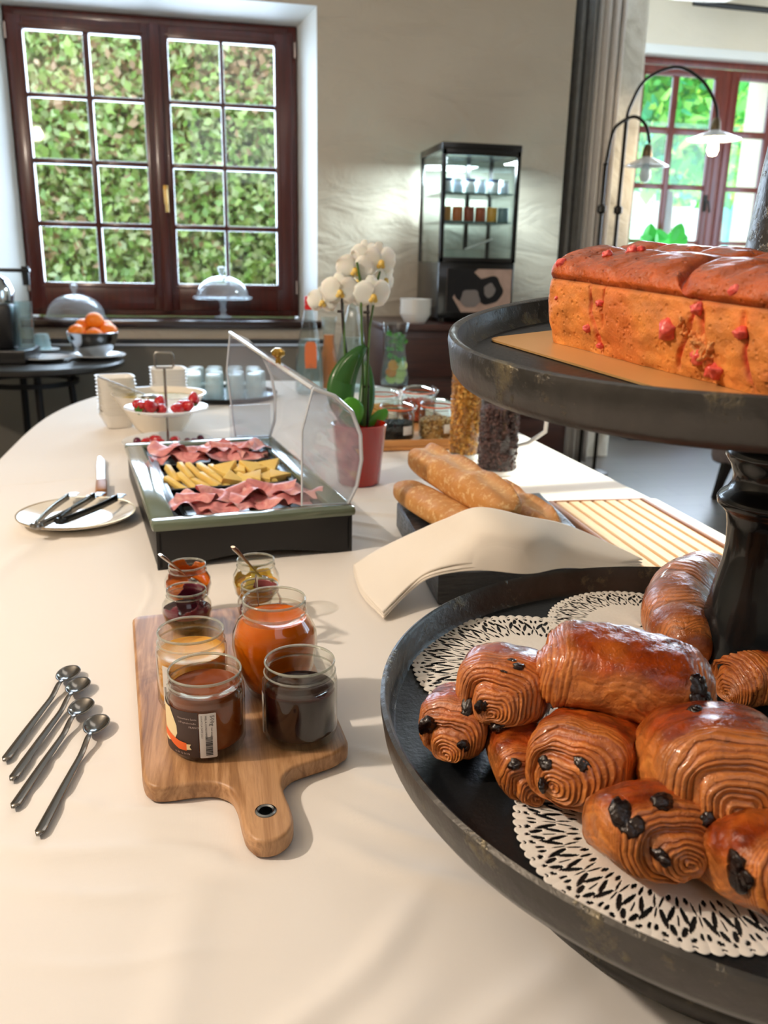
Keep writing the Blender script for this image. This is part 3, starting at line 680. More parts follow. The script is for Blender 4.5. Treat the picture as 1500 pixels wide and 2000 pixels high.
# ------------------------------------------------------------------ buffet table and its cloth
def outline():
    """table edge: straight sides, rounded far end"""
    pts = [(-.50, -.35), (-.50, 2.35)]
    for k in range(1, 30):
        a = PI - PI * k / 30; n = 2.6
        pts.append((.20 + .70 * math.copysign(abs(math.cos(a)) ** (2 / n), math.cos(a)) , 2.35 + 1.15 * abs(math.sin(a)) ** (2 / n)))
    pts += [(.90, 2.35), (.93, 1.6), (.94, -.35)]
    return pts
bt = thing('buffet_table', 'long buffet table hidden under the white cloth', 'table', (0, 0, 0))
MB().prism([(x * .985 + .003, y * .992 + .005) for x, y in outline()], T - .03, T - .006).build('tabletop', pm('table_board', '#8a6a48', .6), bt, smooth=False)
for x, y in ((-.4, -.2), (.82, -.2), (-.35, 2.4), (.75, 2.4)): MB().box((x - .03, y - .03, 0), (x + .03, y + .03, T - .03)).build('leg', pm('table_board', '#8a6a48', .6), bt, smooth=False)
def span(y):
    """left and right edge of the table at distance y"""
    if y <= 2.35: return -.50, (.94 if y < 1.6 else .93 - .03 * (y - 1.6) / .75)
    e = max(0, 1 - ((y - 2.35) / 1.15) ** 2.6) ** (1 / 2.6); return .20 - .70 * e, .20 + .70 * e
def wrinkle(x, y):
    z = np.zeros_like(x)
    def ridge(x0, y0, x1, y1, w, h):
        d = np.hypot(x1 - x0, y1 - y0); ux, uy = (x1 - x0) / d, (y1 - y0) / d
        t = (x - x0) * ux + (y - y0) * uy; s_ = -(x - x0) * uy + (y - y0) * ux
        s_ = s_ + .006 * np.sin(t * 30)
        return h * np.exp(-(s_ / w) ** 2) / (1 + np.exp(-(t) / .02)) / (1 + np.exp((t - d) / .02))
    for r in ((-.16, .72, .00, .66, .008, .0022), (-.2, .66, .02, .60, .010, .0025), (-.16, .60, .0, .56, .008, .0018), (.11, .65, .2, .58, .008, .002), (.13, .70, .22, .64, .006, .002),
              (.15, .74, .24, .70, .006, .002), (-.10, .30, .14, .52, .014, .003), (.02, .30, .24, .46, .016, .003), (-.06, .40, -.02, .56, .02, .002), (-.35, 1.2, -.2, 2.2, .02, .002),
              (.24, 1.55, .36, 1.45, .006, .003), (.25, 1.7, .38, 1.66, .006, .003), (.24, 1.62, .4, 1.52, .007, .003), (.2, 1.5, .33, 1.36, .006, .002), (.26, 1.8, .45, 1.78, .008, .003), (.3, 2.0, .8, 2.05, .006, .0015),
              (-.1, .95, -.1, 1.6, .004, .001), (.1, 2.3, .5, 2.9, .02, .002), (-.25, 2.3, -.1, 3.1, .02, .0025), (-.45, 1.9, 0, 1.97, .004, .0012), (-.3, .4, -.16, .1, .02, .003), (-.02, .25, .12, .44, .022, .004), (.06, .22, .22, .40, .026, .004), (-.14, .52, .02, .50, .006, .0012), (.10, .60, .24, .50, .012, .0025), (-.2, .8, -.06, .74, .005, .0012)):
        z += 1.7 * ridge(*r)
    def flat(x0, y0, x1, y1, m=.012):          # the cloth lies flat under whatever stands on it
        g = lambda v: 1 / (1 + np.exp(-np.clip(v / m * 4, -40, 40)))
        return 1 - g(x - x0) * g(x1 - x) * g(y - y0) * g(y1 - y)
    for q_ in ((-.18, 1.30, .24, 1.98), (.31, 1.08, .64, 1.51), (-.11, .69, .125, 1.11), (.005, .60, .062, .70), (.65, 1.12, .89, 1.58), (.41, 2.12, .73, 2.64), (.27, 1.75, .39, 1.88), (-.36, 1.50, -.14, 1.74)):
        z = z * flat(*q_)
    return z

ny_, nx_ = 640, 300
ys = np.concatenate([np.linspace(-.35, 2.35, 500, endpoint=False), 2.35 + 1.15 * np.sin(np.linspace(0, PI / 2, 140))])
A = np.zeros((ny_, nx_, 3))
for i, y in enumerate(ys):
    a, b = span(y); A[i, :, 0] = np.linspace(a, b, nx_); A[i, :, 1] = y
A[..., 2] = T - .0006 + wrinkle(A[..., 0], A[..., 1])
fade = np.minimum(1, np.minimum(np.arange(nx_), np.arange(nx_)[::-1]) / 6.0)[None, :]
A[..., 2] = (T - .0006) + (A[..., 2] - (T - .0006)) * fade
R_ = np.concatenate([A[:, 0], A[::-1, -1]])                     # left side away, right side back
nrm_ = np.gradient(R_[:, :2], axis=0); nrm_ = np.stack([-nrm_[:, 1], nrm_[:, 0]], 1); nrm_ /= np.linalg.norm(nrm_, axis=1)[:, None] + 1e-9
mid = ny_; nrm_[mid - 1] = nrm_[mid] = (0, 1)
s_ = np.concatenate([[0], np.cumsum(np.linalg.norm(np.diff(R_[:, :2], axis=0), axis=1))])
B = np.zeros((27, len(R_), 3)); B[0] = R_
for k in range(1, 27):
    f = k / 26; out = .012 * math.sin(min(1, f * 8) * PI / 2) + f * (.045 + .03 * np.sin(s_ * 21) + .015 * np.sin(s_ * 47 + 1))
    B[k, :, :2] = R_[:, :2] + nrm_ * out[:, None]; B[k, :, 2] = R_[:, 2] - .012 * (1 - math.cos(min(1, f * 8) * PI / 2)) - (f ** 1.2) * .66
s = NT('white_tablecloth'); v = s.coords('Object'); w1 = s.n('ShaderNodeTexWave', wave_type='BANDS', bands_direction='X'); w1.inputs['Scale'].default_value = 420; s.l(v, w1.inputs[0])
s.set(Base_Color=hexc('#e9e3dc'), Roughness=.85, Sheen_Weight=.1, Normal=s.bump(s.noise(v, 26, 4), .25, .002, s.bump(w1.outputs['Fac'], .08, .0003)))
M_cloth = s.m
q = MB()
for X_ in (A, B): me = grid_mesh('t', X_); q.bm.from_mesh(me); bpy.data.meshes.remove(me)
clo = mesh_obj('tablecloth', clean(q.mesh('tablecloth'), 1e-6), M_cloth)
tag(clo, 'white tablecloth draped over the long buffet table', 'tablecloth')

# ------------------------------------------------------------------ chilled display box with open roll-top lid
def rotbox(o): return o
BX, BY, BR = -.088, 1.31, math.radians(8.5)
W, L = .325, .62
bxo = thing('chilled_display', 'black chilled display box with open clear roll-top lid in the middle of the table', 'food display', (BX, BY, T), BR)
M_bx = pm('matt_black_plastic', '#101113', .45, bump=.1, bscale=400, bdist=.0005)
q = MB(); t = .012
q.box((0, 0, .0), (t, L, .065), .004).box((W - t, 0, 0), (W, L, .065), .004).box((t, L - t, 0), (W - t, L, .065), .003)
# front wall with the shallow arch cut below
fr_ = [(0, 0), (.03, 0)] + [(.03 + (W - .06) * k / 12, .016 * math.sin(PI * k / 12)) for k in range(1, 12)] + [(W - .03, 0), (W, 0), (W, .065), (0, .065)]
q.prism(fr_, -t, 0, M=Matrix.Rotation(PI / 2, 4, 'X'))
q.box((t, t, .02), (W - t, L - t, .026))
q.build('body', M_bx, bxo, sharp=30)
M_rim = pm('rim_painted_reflection', '#56604f', .12, c2='#6f7a66', nscale=3, coat=.5)  # clear rim; the hedge's green reflection is painted into its colour
q = MB(); q2 = [(-.008, -.008), (W + .008, -.008), (W + .008, L + .008), (-.008, L + .008)]
def frame_ring(q, o, i, z0, z1, lip=.006):
    """rectangular rim from outer box o to inner box i"""
    (a0, b0, a1, b1), (c0, d0, c1, d1) = o, i
    q.box((a0, b0, z0), (a1, d0, z1), lip).box((a0, d1, z0), (a1, b1, z1), lip).box((a0, d0 - .004, z0), (c0, d1 + .004, z1), lip).box((c1, d0 - .004, z0), (a1, d1 + .004, z1), lip)
frame_ring(q, (-.006, -.006, W + .006, L + .006), (.034, .03, W - .034, L - .03), .064, .080)
q.build('rim', M_rim, bxo, sharp=30)
q = MB(); frame_ring(q, (.032, .028, W - .032, L - .028), (.05, .05, W - .05, L - .05), .05, .071, .003)
q.box((.04, .04, .030), (W - .04, L - .04, .036)); q.build('inner_tray', pm('inner_black', '#0b0c0e', .22), bxo, sharp=30)
LD = thin_glass('lid_acrylic', '#f6f9fb', .03, 1.4, .13, '#e4e8f6')  # pale body paints in the hazy reflection on the clear lid
ed = pm('acrylic_edge', '#c4ccd6', .12, c2='#dfe6ee', nscale=9, coat=1)
prof = [(W - .004, .082), (W + .008, .11), (W + .010, .15), (W + .002, .19), (W - .018, .225), (W - .052, .250), (W - .09, .262)]
pr = []
for i in range(len(prof) - 1):
    for k in range(4): pr.append(tuple(prof[i][j] + (prof[i + 1][j] - prof[i][j]) * k / 4 for j in (0, 1)))
pr.append(prof[-1]); ya, yb = .012, L - .012
def lw(x, y, z):
    f = (z - .082) / .18; g = (y - ya) / (yb - ya); return (x + f * .025 * (1 - g), y, .082 + (z - .082) * (1.10 + .22 * g))
A = np.array([[lw(x, y, z) for x, z in pr] for y in np.linspace(ya, yb, 14)])
lid = mesh_obj('lid', grid_mesh('lid', A), LD, bxo)
for y in (ya, yb):
    q = MB(); base = (W - .085, .085)
    q.prism([lw(x, y, z)[::2] for x, z in pr] + [lw(W - .10, y, .20)[::2], base], -y - .002, -y + .002, M=Matrix.Rotation(PI / 2, 4, 'X')); q.build('end_panel', LD, lid, smooth=False)
    MB().tube([lw(x, y, z) for x, z in pr], .0035, 8).tube([lw(W - .09, y, .262), lw(W - .10, y, .20), (W - .085, y, .085), (W - .004, y, .082)], .002, 6).build('edge', ed, lid)
q = MB().tube([lw(W - .09, ya, .262), lw(W - .09, yb, .262)], .004, 8); q.build('front_lip', ed, lid)
MB().lathe([(0, 0), (.005, 0), (.005, .012), (.013, .018), (.013, .024), (.006, .03), (0, .03)], 20, lw(W - .088, L * .36, .262)).build('knob', pm('gold_knob', '#c9a14f', .2, 1), lid)
# second low clear panel leaning inside at the far right
MB().box((W - .10, L - .03, .082), (W - .006, L - .027, .16)).build('back_guard', LD, bxo, smooth=False)
Rb = Matrix.Rotation(BR, 4, 'Z')
def bl(x, y, z): v = Rb @ Vector((x, y, 0)); return Vector((BX + v.x, BY + v.y, T + z))
M_tr = pm('black_melamine', '#141614', .3, coat=.3)
def tray(lab, x, y, w, l, z=.05):
    t_ = thing('serving_tray', lab, 'tray', bl(x, y, z), BR, 'black trays in the display box')
    A = []
    for (e, zz_) in ((0, .002), (.012, .002), (.0, .0)): pass
    q = MB(); q.box((-w / 2 + .01, -l / 2 + .01, 0), (w / 2 - .01, l / 2 - .01, .004), .002)
    ring = lambda ex, z_: [(-w / 2 - ex + .01, -l / 2 - ex + .01, z_), (w / 2 + ex - .01, -l / 2 - ex + .01, z_), (w / 2 + ex - .01, l / 2 + ex - .01, z_), (-w / 2 - ex + .01, l / 2 + ex - .01, z_)]
    a, b, c = ring(0, .001), ring(.012, .018), ring(.015, .019); d = ring(.0125, .0205); e = ring(.001, .005)
    for p, r in ((a, b), (b, c), (c, d), (d, e)):
        for k in range(4): q.quad([p[k], p[(k + 1) % 4], r[(k + 1) % 4], r[k]])
    q.build('dish', M_tr, t_, smooth=False); return t_
tr1 = tray('black tray of ham at the front of the display box', .165, .115, .225, .125)
tr2 = tray('black tray of cheese pieces in the middle of the display box', .165, .30, .225, .13)
tr3 = tray('black tray of ham at the back of the display box', .165, .50, .225, .135)
s = NT('ham_slice'); v = s.coords('Object'); s.set(Base_Color=s.ramp(s.noise(v, 35, 5, .6, 1), [(.3, hexc('#b9656a')), (.52, hexc('#d68f8c')), (.75, hexc('#efbdb4'))]), Roughness=.42, Subsurface_Weight=.15, Subsurface_Scale=.01)
M_ham = s.m
def ham(seed, R=.052):
    rs = np.random.RandomState(seed); nr_, nt_ = 16, 56; A = np.zeros((nr_, nt_, 3))
    ph = rs.uniform(0, 6, 6)
    for i in range(nr_):
        r = (i / (nr_ - 1))
        for j in range(nt_):
            a = 2 * PI * j / nt_; rr = R * r * (1 + .12 * math.sin(2 * a + ph[0]) + .06 * math.sin(5 * a + ph[1]))
            x, y = rr * math.cos(a), rr * math.sin(a) * .75
            z = .005 * r * math.sin(3 * a + ph[2]) + .004 * r * r * math.sin(5 * a + ph[3] + 2 * r) + .012 * math.exp(-((x - .015 * math.sin(ph[4])) / .020) ** 2) + .0035 * math.sin(x * 120 + ph[5] + y * 50)
            A[i, j] = (x * (.86 + .1 * math.cos(ph[5])), y, z + .012)
    me = clean(grid_mesh('ham', A, wrap_v=True)); me.transform(Matrix.Translation((0, 0, -min(v.co.z for v in me.vertices)))); return me
hams = [ham(k + 3, .058) for k in range(5)]
names = ('leftmost', 'second from the left', 'middle', 'second from the right', 'rightmost')
for (tname, yy, n0) in (('front', .115, 0), ('back', .50, 3)):
    for k in range(5):
        for lay in range(2):
            hs = mesh_obj('ham_slice', hams[(k + lay * 2 + n0) % 5].copy(), [M_ham]) if False else bpy.data.objects.new('ham_slice', hams[(k + lay * 2 + n0) % 5])
            if not hs.data.materials: hs.data.materials.append(M_ham); hs.data.polygons.foreach_set('use_smooth', [True] * len(hs.data.polygons))
            col.objects.link(hs); x = .075 + k * .043 + (lay * .012)
            hs.location = bl(x, yy + (lay - .5) * .03 + .012 * math.sin(k * 3), .058 + lay * .010); hs.rotation_euler = (.1 * math.sin(k), .12 * math.cos(k * 2), k * 1.3 + lay * .8)
            tag(hs, 'folded pink ham slice on the %s tray, %s %s' % (tname, names[k], ('towards the front edge', 'towards the back edge')[lay]), 'ham', 'ham slices on the %s tray' % tname)
M_ch = pm('cheese', '#e3bd62', .45, c2='#efd07c', nscale=30, sss=.15); 
random.seed(9)
for k in range(20):
    row = k % 2; c_i = k // 2; x = .065 + c_i * .0215 + random.uniform(-.003, .003); y = .30 + (row - .5) * .045
    if c_i < 5: q = MB().box((-.0055, -.032, 0), (.0055, .032, .012), .0015); kd = 'cheese stick'
    else: q = MB().prism([(-.022, -.016), (.024, -.013), (-.004, .026)], 0, .014, bevel=.0015); kd = 'cheese wedge'
    o = q.build('cheese_piece', M_ch)
    o.location = bl(x, y, .060 + .010 * row + .004 * (c_i % 2)); o.rotation_euler = (random.uniform(.1, .5), random.uniform(-.25, .3), BR + random.uniform(-.25, .05) + (0.5 if c_i < 5 else random.uniform(-1, 1)))
    tag(o, '%s on the middle tray, %s row, %s from the left' % (kd, ('front', 'back')[row], ('first', 'second', 'third', 'fourth', 'fifth', 'sixth', 'seventh', 'eighth', 'ninth', 'tenth')[c_i]), 'cheese', 'cheese on the middle tray')

# ------------------------------------------------------------------ plate with tongs, cheese knife
pp = P(151, 1018, T)
M_pl_w = pm('ivory_china', '#e9e0cf', .15, coat=.5)
pt = thing('plate', 'white plate with a gold rim under the metal tongs', 'plate', (pp.x, pp.y, T + .0015))
MB().lathe([(0, .002), (.058, .002), (.064, 0), (.068, .003), (.105, .014), (.106, .0155), (.105, .017), (.068, .007), (.06, .0055), (0, .0055)], 72).build('dish', M_pl_w, pt)
MB().lathe([(.1035, .0166), (.1065, .0166), (.1065, .0176), (.1035, .0176), (.1035, .0166)], 72).build('gold_rim', pm('gold_line', '#a8853f', .3, .9), pt)
M_st = pm('brushed_steel', '#8f8c88', .22, 1); M_bs = pm('dark_steel', '#35383a', .3, .9)
def tongs(lab, a, b, mat, mt, w=.013):
    a, b = Vector(a), Vector(b); d = (b - a); Lg = d.length; ang = math.atan2(d.y, d.x)
    t_ = thing('tongs', lab, 'tongs', a, ang); dz = (b.z - a.z)
    q = MB()
    def tilt(x): return dz * x / Lg
    # two sprung arms from one bend
    n = 12
    for s in (1, -1):
        pts = [(Lg * k / n, s * (.004 + .020 * math.sin(PI * min(1, k / n * 1.1) * .5)), tilt(Lg * k / n) + .006 + .012 * (k / n > .8) * 0) for k in range(n + 1)]
        q = MB()
        for p, r in zip(pts, pts[1:]):
            x0_, y0_, z0_ = p; x1_, y1_, z1_ = r
            q.quad([(x0_, y0_, z0_ - w / 2), (x1_, y1_, z1_ - w / 2), (x1_, y1_, z1_ + w / 2), (x0_, y0_, z0_ + w / 2)])
        me = q.mesh('arm'); o = mesh_obj('arm', clean(me), mt, t_); solid(o, .0015)
        q = MB().prism([(0, -.010), (.012, -.012), (.014, -.006), (.026, -.010), (.028, -.004), (.03, 0), (.028, .004), (.026, .010), (.014, .006), (.012, .012), (0, .010)], 0, .0015, M=Matrix.Translation((Lg - .005, s * .022, tilt(Lg) + .006)))
        q.build('claw', mt, t_, smooth=False)
    MB().tube(arc((0, 0, .006), .0075, PI / 2, 3 * PI / 2, 10, (1, 0, 0), (0, 1, 0)), w * .42, 8, flat=1).build('bend', mt, t_)
    return t_
pz = T + .022
tongs('steel tongs with bright square bend on the gold-rimmed plate', (-.262, 1.515, pz), (-.200, 1.655, pz + .003), None, M_bs)
tongs('paler steel tongs lying at the left of the other tongs on the plate', (-.298, 1.49, pz), (-.248, 1.665, pz + .002), None, M_st)
ka = P(198, 968, T + .004); kb = P(200, 884, T + .03)
kn = thing('cheese_knife', 'small knife with wooden handle lying behind the gold-rimmed plate', 'knife', (ka.x, ka.y, T + .002), math.atan2(kb.y - ka.y, kb.x - ka.x))
q = MB().box((-.01, -.011, 0), (.085, .011, .018), .005); q.build('handle', wood('knife_wood', '#8a5a30', '#a87444', .5, (2, 20, 20), 6), kn)
MB().prism([(.083, -.006), (.30, -.004), (.345, .006), (.34, .012), (.25, .013), (.083, .009)], .008, .0095).build('blade', M_st, kn, smooth=False)

# ------------------------------------------------------------------ stacks of bowls, fruit stand, glasses
random.seed(2)
stack('square_bowl', (-.258, 2.545, T + .001), 11, .052, .04, .0105, 'left stack on the table', 'white bowls in the left stack', .25)
stack('square_bowl', (-.118, 2.735, T + .001), 11, .052, .04, .0105, 'right stack on the table', 'white bowls in the right stack', .2)
fb = thing('salad_bowl', 'deep white bowl of pale fruit salad before the right bowl stack', 'bowl', (-.135, 2.475, T + .001))
MB().lathe([(0, .002), (.055, .002), (.06, .0), (.07, .01), (.105, .07), (.128, .105), (.131, .108), (.127, .108), (.1, .072), (.06, .02), (0, .012)], 56).build('vessel', pm('cream_china', '#ede4d4', .2, coat=.4), fb)
MB().lathe([(0, .098), (.06, .097), (.115, .092)], 48).build('fruit_salad', pm('oat_salad', '#d9bd7c', .5, c2='#8f8a3c', nscale=70, bump=1, bscale=160, bdist=.004), fb)
sp = thing('serving_spoon', 'long steel spoon leaning out of the white salad bowl', 'spoon', (-.135, 2.475, T + .001))
a_ = Vector((-.03, -.02, .103)); b_ = PY(190, 735, 2.45) - Vector(sp.location)
MB().tube([a_, a_.lerp(b_, .5), b_], [.003, .0045, .006], 8, flat=.5).build('handle', M_st, sp)
MB().ball((-.02, -.03, .10), .022, 3, (1.3, .8, .35)).build('bowl', M_st, sp)
ts = thing('tiered_stand', 'slim metal two-tier stand with square handle holding berries', 'cake stand', (-.105, 2.235, T + .001))
M_nick = pm('satin_nickel', '#9c9a94', .25, 1)
MB().tube([(0, 0, .012), (0, 0, .205)], .0035, 10).build('pole', M_nick, ts)
hd_ = [(-.02, 0, .207), (.02, 0, .207), (.023, 0, .213), (.023, 0, .24), (.019, 0, .246), (-.019, 0, .246), (-.023, 0, .24), (-.023, 0, .213)]
MB().tube(hd_, .003, 8, closed=True).build('handle', M_nick, ts)
def shallow(R, z, h=.012): return [(0, z), (R * .5, z), (R, z + h), (R + .002, z + h + .001), (R, z + h + .003), (R * .5, z + .004), (0, z + .004)]
MB().lathe(shallow(.105, .088, .018), 56).build('upper_plate', M_china, ts)
MB().lathe(shallow(.115, .004, .014), 56).build('lower_plate', M_china, ts)
# berries
s = NT('strawberry_skin'); v = s.coords('Object'); vo = s.n('ShaderNodeTexVoronoi'); vo.inputs['Scale'].default_value = 260; s.l(v, vo.inputs['Vector'])
s.set(Base_Color=s.ramp(vo.outputs['Distance'], [(.05, hexc('#d9b04a')), (.16, hexc('#b30f1c'))]), Roughness=.25, Coat_Weight=.4, Normal=s.bump(vo.outputs['Distance'], .5, .001)); M_sb = s.m
M_gr = pm('leaf_green', '#3f7a2a', .6)
def strawberry():
    r_ = thing('strawberry', None, None)
    MB().lathe([(0, -.022), (.007, -.018), (.0125, -.008), (.0155, .002), (.0135, .011), (.006, .015), (0, .0155)], 20).build('flesh', M_sb, r_)
    q = MB()
    for k in range(6):
        a = k * PI / 3; d = Vector((math.cos(a), math.sin(a), 0)); e = Vector((-d.y, d.x, 0))
        q.quad([(0, 0, .0165), d * .007 + e * .004 + Vector((0, 0, .0175)), d * .015 + Vector((0, 0, .0135)), d * .007 - e * .004 + Vector((0, 0, .0175))])
    q.tube([(0, 0, .015), (.002, 0, .024)], .0012, 6)
    q.build('calyx', M_gr, r_, smooth=False); return r_
st0 = strawberry(); first = True
spots = [(-.06, -.055, 'at the front left of the upper plate'), (-.035, -.075, 'at the very front of the upper plate'), (-.01, -.055, 'in front of the pole on the upper plate'), (-.045, -.03, 'behind the front left berries on the upper plate'), (-.015, -.02, 'beside the pole on the upper plate, left'),
         (.03, -.05, 'right of the pole at the front of the upper plate'), (.055, -.04, 'near the right rim of the upper plate'), (.07, -.015, 'at the right rim of the upper plate'), (.045, -.005, 'behind the right berries on the upper plate'), (-.07, -.01, 'at the left end of the upper plate')]
for k, (x, y, l) in enumerate(spots):
    o = st0 if k == 0 else dup(st0, (0, 0, 0))
    o.location = (-.105 + x, 2.235 + y, T + .093 + .018 + (.006 if abs(x) > .05 else 0) + .012 * (k % 3 == 1)); o.rotation_euler = (2.1 + .5 * math.sin(k * 2), .6 * math.cos(k * 3), k * 1.7)
    tag(o, 'red strawberry ' + l, 'strawberry', 'strawberries on the upper plate')
for k, (x, y, l) in enumerate(((-.05, -.06, 'front left on the lower plate'), (-.02, -.075, 'front middle on the lower plate'), (-.03, -.03, 'behind the front ones on the lower plate'), (.02, -.05, 'just right of the pole on the lower plate'))):
    o = dup(st0, (-.105 + x, 2.235 + y, T + .006 + .021)); o.rotation_euler = (1.9, .3 * k, k * 2.1)
    tag(o, 'dark strawberry ' + l, 'strawberry', 'strawberries on the lower plate')
M_gp = pm('purple_grape', '#4a1230', .25, c2='#6a1f3a', nscale=40)
for k, (x, y) in enumerate(((.04, -.07), (.058, -.055), (.07, -.035), (.05, -.035), (.083, -.02), (-.075, -.035), (.01, -.075), (.066, -.06))):
    o = MB().ball((0, 0, 0), .0105, 2, (1, 1, 1.15)).build('grape', M_gp); o.location = (-.105 + x, 2.235 + y, T + .0215 + (.004 if k > 3 else 0))
    tag(o, 'purple grape on the lower plate of the tiered stand, ' + ('fourth from the right', 'third from the right', 'second from the right', 'tucked behind the others', 'rightmost', 'far left one', 'beside the pole', 'on the plate rim in front')[k], 'grape', 'grapes on the lower plate')
# round tray of upturned glasses
gx, gy = .060, 3.09
gt = thing('round_tray', 'round black tray under the rows of upturned glasses', 'tray', (gx, gy, T + .0015))
MB().lathe([(0, .0), (.180, 0), (.187, .004), (.191, .016), (.188, .017), (.182, .006), (0, .006)], 64).build('tray', pm('black_tray', '#0f1113', .25), gt)
GF = thin_glass('ridged_glass', '#eefafc', .06, 1.45, .3, '#f2fdff')  # white body brightens the walls in place of window light
def tumbler():
    r_ = thing('tumbler', None, None)
    pr_ = [(.031, 0), (.0315, .004)]
    for k in range(7): z = .01 + k * .0125; pr_ += [(.0312 - .0004 * k, z), (.0300 - .0004 * k, z + .004), (.0300 - .0004 * k, z + .007)]
    pr_ += [(.027, .1), (.024, .104), (0, .1045)]; pr_ = [(r * 1.0, z * .84) for r, z in pr_]
    MB().lathe(pr_, 28).build('wall', GF, r_)
    MB().lathe([(.026, .080), (.0, .080)], 24).build('thick_base', thin_glass('base_glass', '#f0fcff', .1, 1.45, .85, '#f8feff'), r_)  # near-opaque white paints in window light on the upturned bases
    return r_
tb0 = tumbler(); k = 0
for i in range(4):
    for j in range(4):
        if (i, j) in ((0, 3),) : pass
        x = gx - .112 + j * .074 + (i % 2) * .008; y = gy - .108 + i * .072
        if math.hypot(x - gx, y - gy) > .148: x = gx + (x - gx) * .93; y = gy + (y - gy) * .93
        o = tb0 if k == 0 else dup(tb0, (0, 0, 0)); k += 1
        o.location = (x, y, T + .0085)
        tag(o, 'upturned ridged tumbler on the black tray, %s row, %s' % (('front', 'second', 'third', 'back')[i], ('leftmost', 'second from the left', 'second from the right', 'rightmost')[j]), 'glass', 'upturned tumblers on the round tray')

# ------------------------------------------------------------------ orchid
ox, oy = .326, 1.815
oc = thing('orchid', 'white moth orchid in a glossy red pot', 'plant', (ox, oy, T + .001))
MB().lathe([(0, .0), (.043, 0), (.047, .004), (.060, .132), (.0615, .135), (.059, .136), (.056, .125), (.052, .11)], 64).build('pot', pm('red_glaze', '#a3160e', .12, coat=.6), oc)
MB().lathe([(0, .112), (.054, .108)], 40).build('soil', pm('bark_soil', '#2e1e15', .9, c2='#4a3122', nscale=60, bump=1, bscale=120, bdist=.004), oc)
O = Vector(oc.location)
def o3(px, py, y): return PY(px, py, y) - O
M_ol = pm('orchid_leaf', '#24521f', .35, c2='#356b2a', nscale=5, coat=.2)
M_ol2 = pm('orchid_leaf_bright', '#3f8a22', .4, c2='#56a02c', nscale=5)
def broad(base, mid, tip, w, mat, fold=.25, n=14):
    base, mid, tip = Vector(base), Vector(mid), Vector(tip); A = np.zeros((n + 1, 7, 3))
    for i in range(n + 1):
        u = i / n; c = base * (1 - u) ** 2 + mid * 2 * u * (1 - u) + tip * u * u
        d = (mid - base).lerp(tip - mid, u).normalized(); side = d.cross(Vector((0.1, 1, 0))).normalized(); up = side.cross(d)
        ww = w * (math.sin(PI * (u * .93 + .05)) ** .6)
        for j in range(7):
            s_ = (j - 3) / 3; p = c + side * ww * s_ + up * ww * fold * abs(s_) ** 1.5
            A[i, j] = p
    o = mesh_obj('leaf', grid_mesh('leaf', A), mat, oc); return solid(o, .0016)
broad(o3(690, 828, 1.80), o3(630, 760, 1.79), o3(714, 675, 1.83), .030, M_ol)
broad(o3(672, 828, 1.82), o3(650, 745, 1.80), o3(700, 690, 1.80), .022, M_ol)
broad(o3(690, 835, 1.77), o3(686, 800, 1.755), o3(684, 776, 1.76), .027, M_ol2)
broad(o3(708, 832, 1.84), o3(722, 780, 1.86), o3(716, 705, 1.9), .018, M_ol)
broad(o3(716, 830, 1.85), o3(748, 812, 1.85), o3(756, 800, 1.86), .014, M_ol2)
M_sk = pm('dark_stake', '#2a2320', .6); M_stm = pm('orchid_stem', '#4a6b2c', .5)
for pxs, mt in (((718, 832), (719, 700), (718, 560)), M_sk), (((711, 832), (708, 690), (704, 550), (697, 512)), M_stm), (((678, 700), (670, 640), (667, 580)), M_sk):
    MB().tube([o3(a, b, 1.84) for a, b in pxs], .0028, 8).build('stake' if mt is M_sk else 'stem', mt, oc)
MB().tube([o3(712, 832, 1.83), o3(722, 640, 1.84), o3(735, 560, 1.86), o3(742, 530, 1.87)], .0025, 8).build('stem', M_stm, oc)
MB().tube([o3(675, 740, 1.83), o3(672, 640, 1.84), o3(668, 570, 1.85), o3(630, 570, 1.86)], .0025, 8).build('stem', M_stm, oc)
for y_, x_ in ((610, 718), (755, 718), (608, 667)): MB().tube([o3(x_ - 8, y_, 1.84), o3(x_ + 4, y_, 1.836)], .003, 8).build('clip', M_sk, oc)
M_pet = pm('white_petal', '#f3ecdc', .6, c2='#f8f3e8', nscale=20, sss=.2); M_lip = pm('yellow_lip', '#d9a81e', .5, c2='#e9d58a', nscale=120)
def blossom(c, sc, yaw, pitch, seed):
    R = Matrix.Rotation(yaw, 4, 'Z') @ Matrix.Rotation(pitch, 4, 'X'); rs = random.Random(seed)
    bl_ = None; A_all = []
    q = MB()
    for k, (ang, ln, wd) in enumerate(((90, .030, .013), (215, .030, .013), (325, .030, .013), (12, .033, .021), (168, .033, .021))):
        a = math.radians(ang + rs.uniform(-5, 5)); d = Vector((math.cos(a), 0, math.sin(a))); e = Vector((-d.z, 0, d.x)); n = 8
        rows_ = []
        for i in range(n + 1):
            u = i / n; w = wd * math.sin(PI * min(.97, u * .85 + .1)) ** .65; c0 = d * ln * u; yb_ = .006 * u * u - .002 * k * .3 + (.0015 if k < 3 else -.001)
            rows_.append([tuple((c0 + e * w * s_ + Vector((0, yb_ + .004 * abs(s_) ** 2 * math.sin(3 * u + seed), 0))) * sc) for s_ in (-1, -.5, 0, .5, 1)])
        A = np.array(rows_); me = grid_mesh('p', A); b = bmesh.new(); b.from_mesh(me); q.add(b); bpy.data.meshes.remove(me)
    me = q.mesh('blossom'); me.transform(Matrix.Translation(c) @ R)
    b_ = mesh_obj('blossom', me, M_pet, oc); solid(b_, .0006)
    q = MB().ball((0, -.005, -.003), .0055, 2, (1, 1, 1.1)).ball((.004, -.004, -.008), .004, 2).ball((-.004, -.004, -.008), .004, 2)
    me = q.mesh('lip'); me.transform(Matrix.Translation(c) @ R @ Matrix.Scale(sc, 4)); mesh_obj('lip', me, M_lip, b_)
